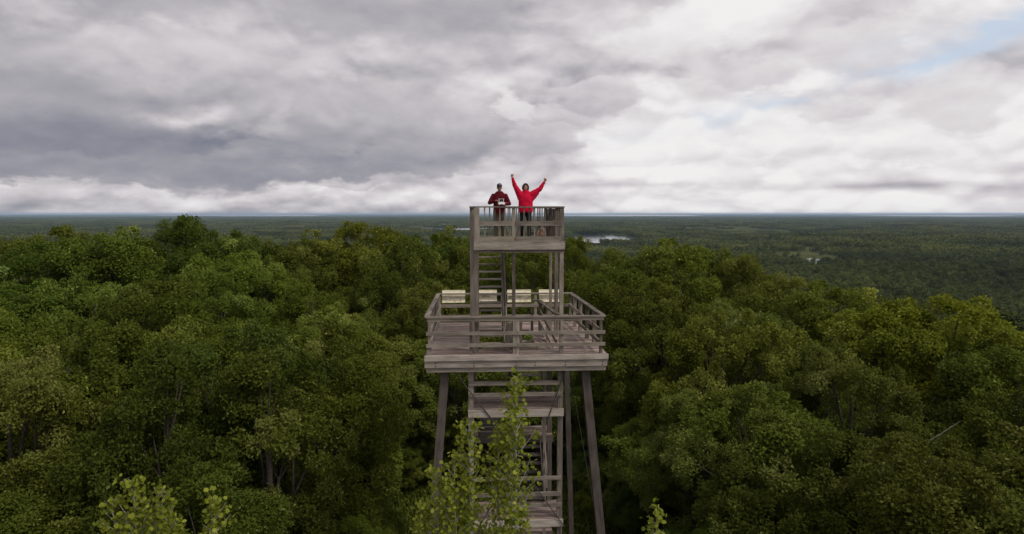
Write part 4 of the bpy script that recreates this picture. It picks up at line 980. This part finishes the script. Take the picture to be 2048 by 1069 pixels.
# ------------------------------------------------------------------ young aspens in front of the tower
def aspen(x, y, tops, seed, label, dens=1.0):
    r = random.Random(seed); nr = np.random.default_rng(seed)
    o = empty('aspen_tree', (x, y, 0)); tag(o, label, 'tree', 'young aspens in front of the camera')
    paths, twigs = [], []
    main = tops[0]
    for ti, (tx, ty, tz, spread) in enumerate(tops):
        bx, by, bz = (0, 0, -.3) if ti == 0 else (r.uniform(-.03, .03), r.uniform(-.03, .03), tz - 5.5)
        n_ = 12; pth = []
        for k in range(n_ + 1):
            f = k / n_; w = .05 * math.sin(f * 7 + seed + ti)
            px_ = bx + (tx - x - bx) * f ** (1.0 if ti == 0 else .8) + w * (1 - f); py_ = by + (ty - y - by) * f + .6 * w * (1 - f)
            pth.append(((px_, py_, bz + (tz - bz) * f), .004 + (.045 if ti == 0 else .02) * (1 - f)))
        paths.append(pth)
        z = tz - .03
        while z > tz - 5.2:
            f = (z - bz) / (tz - bz); kf = f * n_; k0 = min(int(kf), n_ - 1); u = kf - k0
            p = Vector(pth[k0][0]).lerp(Vector(pth[k0 + 1][0]), u); dep = tz - z
            ln = min(spread, .10 + .34 * dep ** .8) * r.uniform(.65, 1.15)
            a = r.uniform(0, 6.28); el_a = R(r.uniform(38, 62))
            d = Vector((math.cos(a) * math.cos(el_a), math.sin(a) * math.cos(el_a), math.sin(el_a)))
            q = p + d * ln * .6; e = q + (d + Vector((0, 0, .25))).normalized() * ln * .4
            paths.append([(tuple(p), .006), (tuple(q), .004), (tuple(e), .002)])
            for s_ in range(int(9 + ln * 44 * dens)):
                g_ = r.random() ** .8; b_ = p.lerp(q, min(1, g_ / .6)) if g_ < .6 else q.lerp(e, (g_ - .6) / .4)
                twigs.append(b_ + Vector((r.gauss(0, .03), r.gauss(0, .03), r.gauss(0, .03))) * (1 + ln))
            z -= r.uniform(.035, .075)
    V, Q = tube_mesh(paths, 5); link('trunk', mesh_np('trunk', V, Q, smooth_=True), PBARK, o)
    P0 = np.array([tuple(t_) for t_ in twigs]); n = len(P0)
    D_ = unit(nr.normal(0, 1, (n, 3)) + np.array([0, 0, -.25])); P0 = P0 + D_ * .02
    N_ = unit(nr.normal(0, 1, (n, 3)) + np.array([0, -.5, .6])); Ln = nr.uniform(.034, .066, n)
    me = leaves_mesh('crown', P0, D_, N_, Ln, Ln * nr.uniform(.85, 1.05, n), .42 + nr.normal(0, .2, n), 'round', .12)
    c = link('crown', me, ASPEN, o); f = r.uniform(.9, 1.1); c.color = (f, f, f, 1)
    return o
aspen(.42, 8.05, [(.52, 8.0, 14.92, .48), (.28, 8.1, 14.2, .50)], 3, 'tall young aspen rising in front of the tower landings')
aspen(-.2, 8.1, [(-.08, 8.0, 14.33, .34), (-.28, 7.9, 13.95, .40), (-.52, 8.0, 13.68, .36), (-.68, 8.0, 13.25, .3)], 8, 'bushy young aspen with several tips in front of the left tower leg')
aspen(-3.75, 7.05, [(-3.74, 7.0, 14.08, .42), (-3.55, 7.1, 13.92, .40), (-3.98, 7.0, 13.85, .34), (-3.35, 7.0, 13.75, .3)], 12, 'bright young aspen top at the lower left of the picture')
aspen(-2.95, 7.0, [(-2.92, 7.0, 13.84, .25)], 17, 'narrow young aspen tip beside the bright one at lower left')
aspen(2.08, 7.0, [(2.07, 7.0, 13.62, .16)], 21, 'single aspen shoot poking up right of the tower leg at the bottom edge', .6)

# ------------------------------------------------------------------ haze
HZ = 62500.0
me = bpy.data.meshes.new('haze')
z0, z1_ = -95.0, 32.0
me.from_pydata([(-HZ, -HZ, z0), (HZ, -HZ, z0), (HZ, HZ, z0), (-HZ, HZ, z0), (-HZ, -HZ, z1_), (HZ, -HZ, z1_), (HZ, HZ, z1_), (-HZ, HZ, z1_)], [],
               [(3, 2, 1, 0), (4, 5, 6, 7), (0, 1, 5, 4), (1, 2, 6, 5), (2, 3, 7, 6), (3, 0, 4, 7)])
hm = bpy.data.materials.new('haze'); hm.use_nodes = True; t = hm.node_tree; t.nodes.clear()
pv = t.nodes.new('ShaderNodeVolumePrincipled'); ou = t.nodes.new('ShaderNodeOutputMaterial'); t.links.new(pv.outputs[0], ou.inputs['Volume'])
pv.inputs['Color'].default_value = (.60, .78, 1.0, 1); pv.inputs['Density'].default_value = 3.2e-5; pv.inputs['Anisotropy'].default_value = 0.0
tag(link('haze', me, hm), 'pale blue haze over the far plain', 'haze', None, 'stuff')
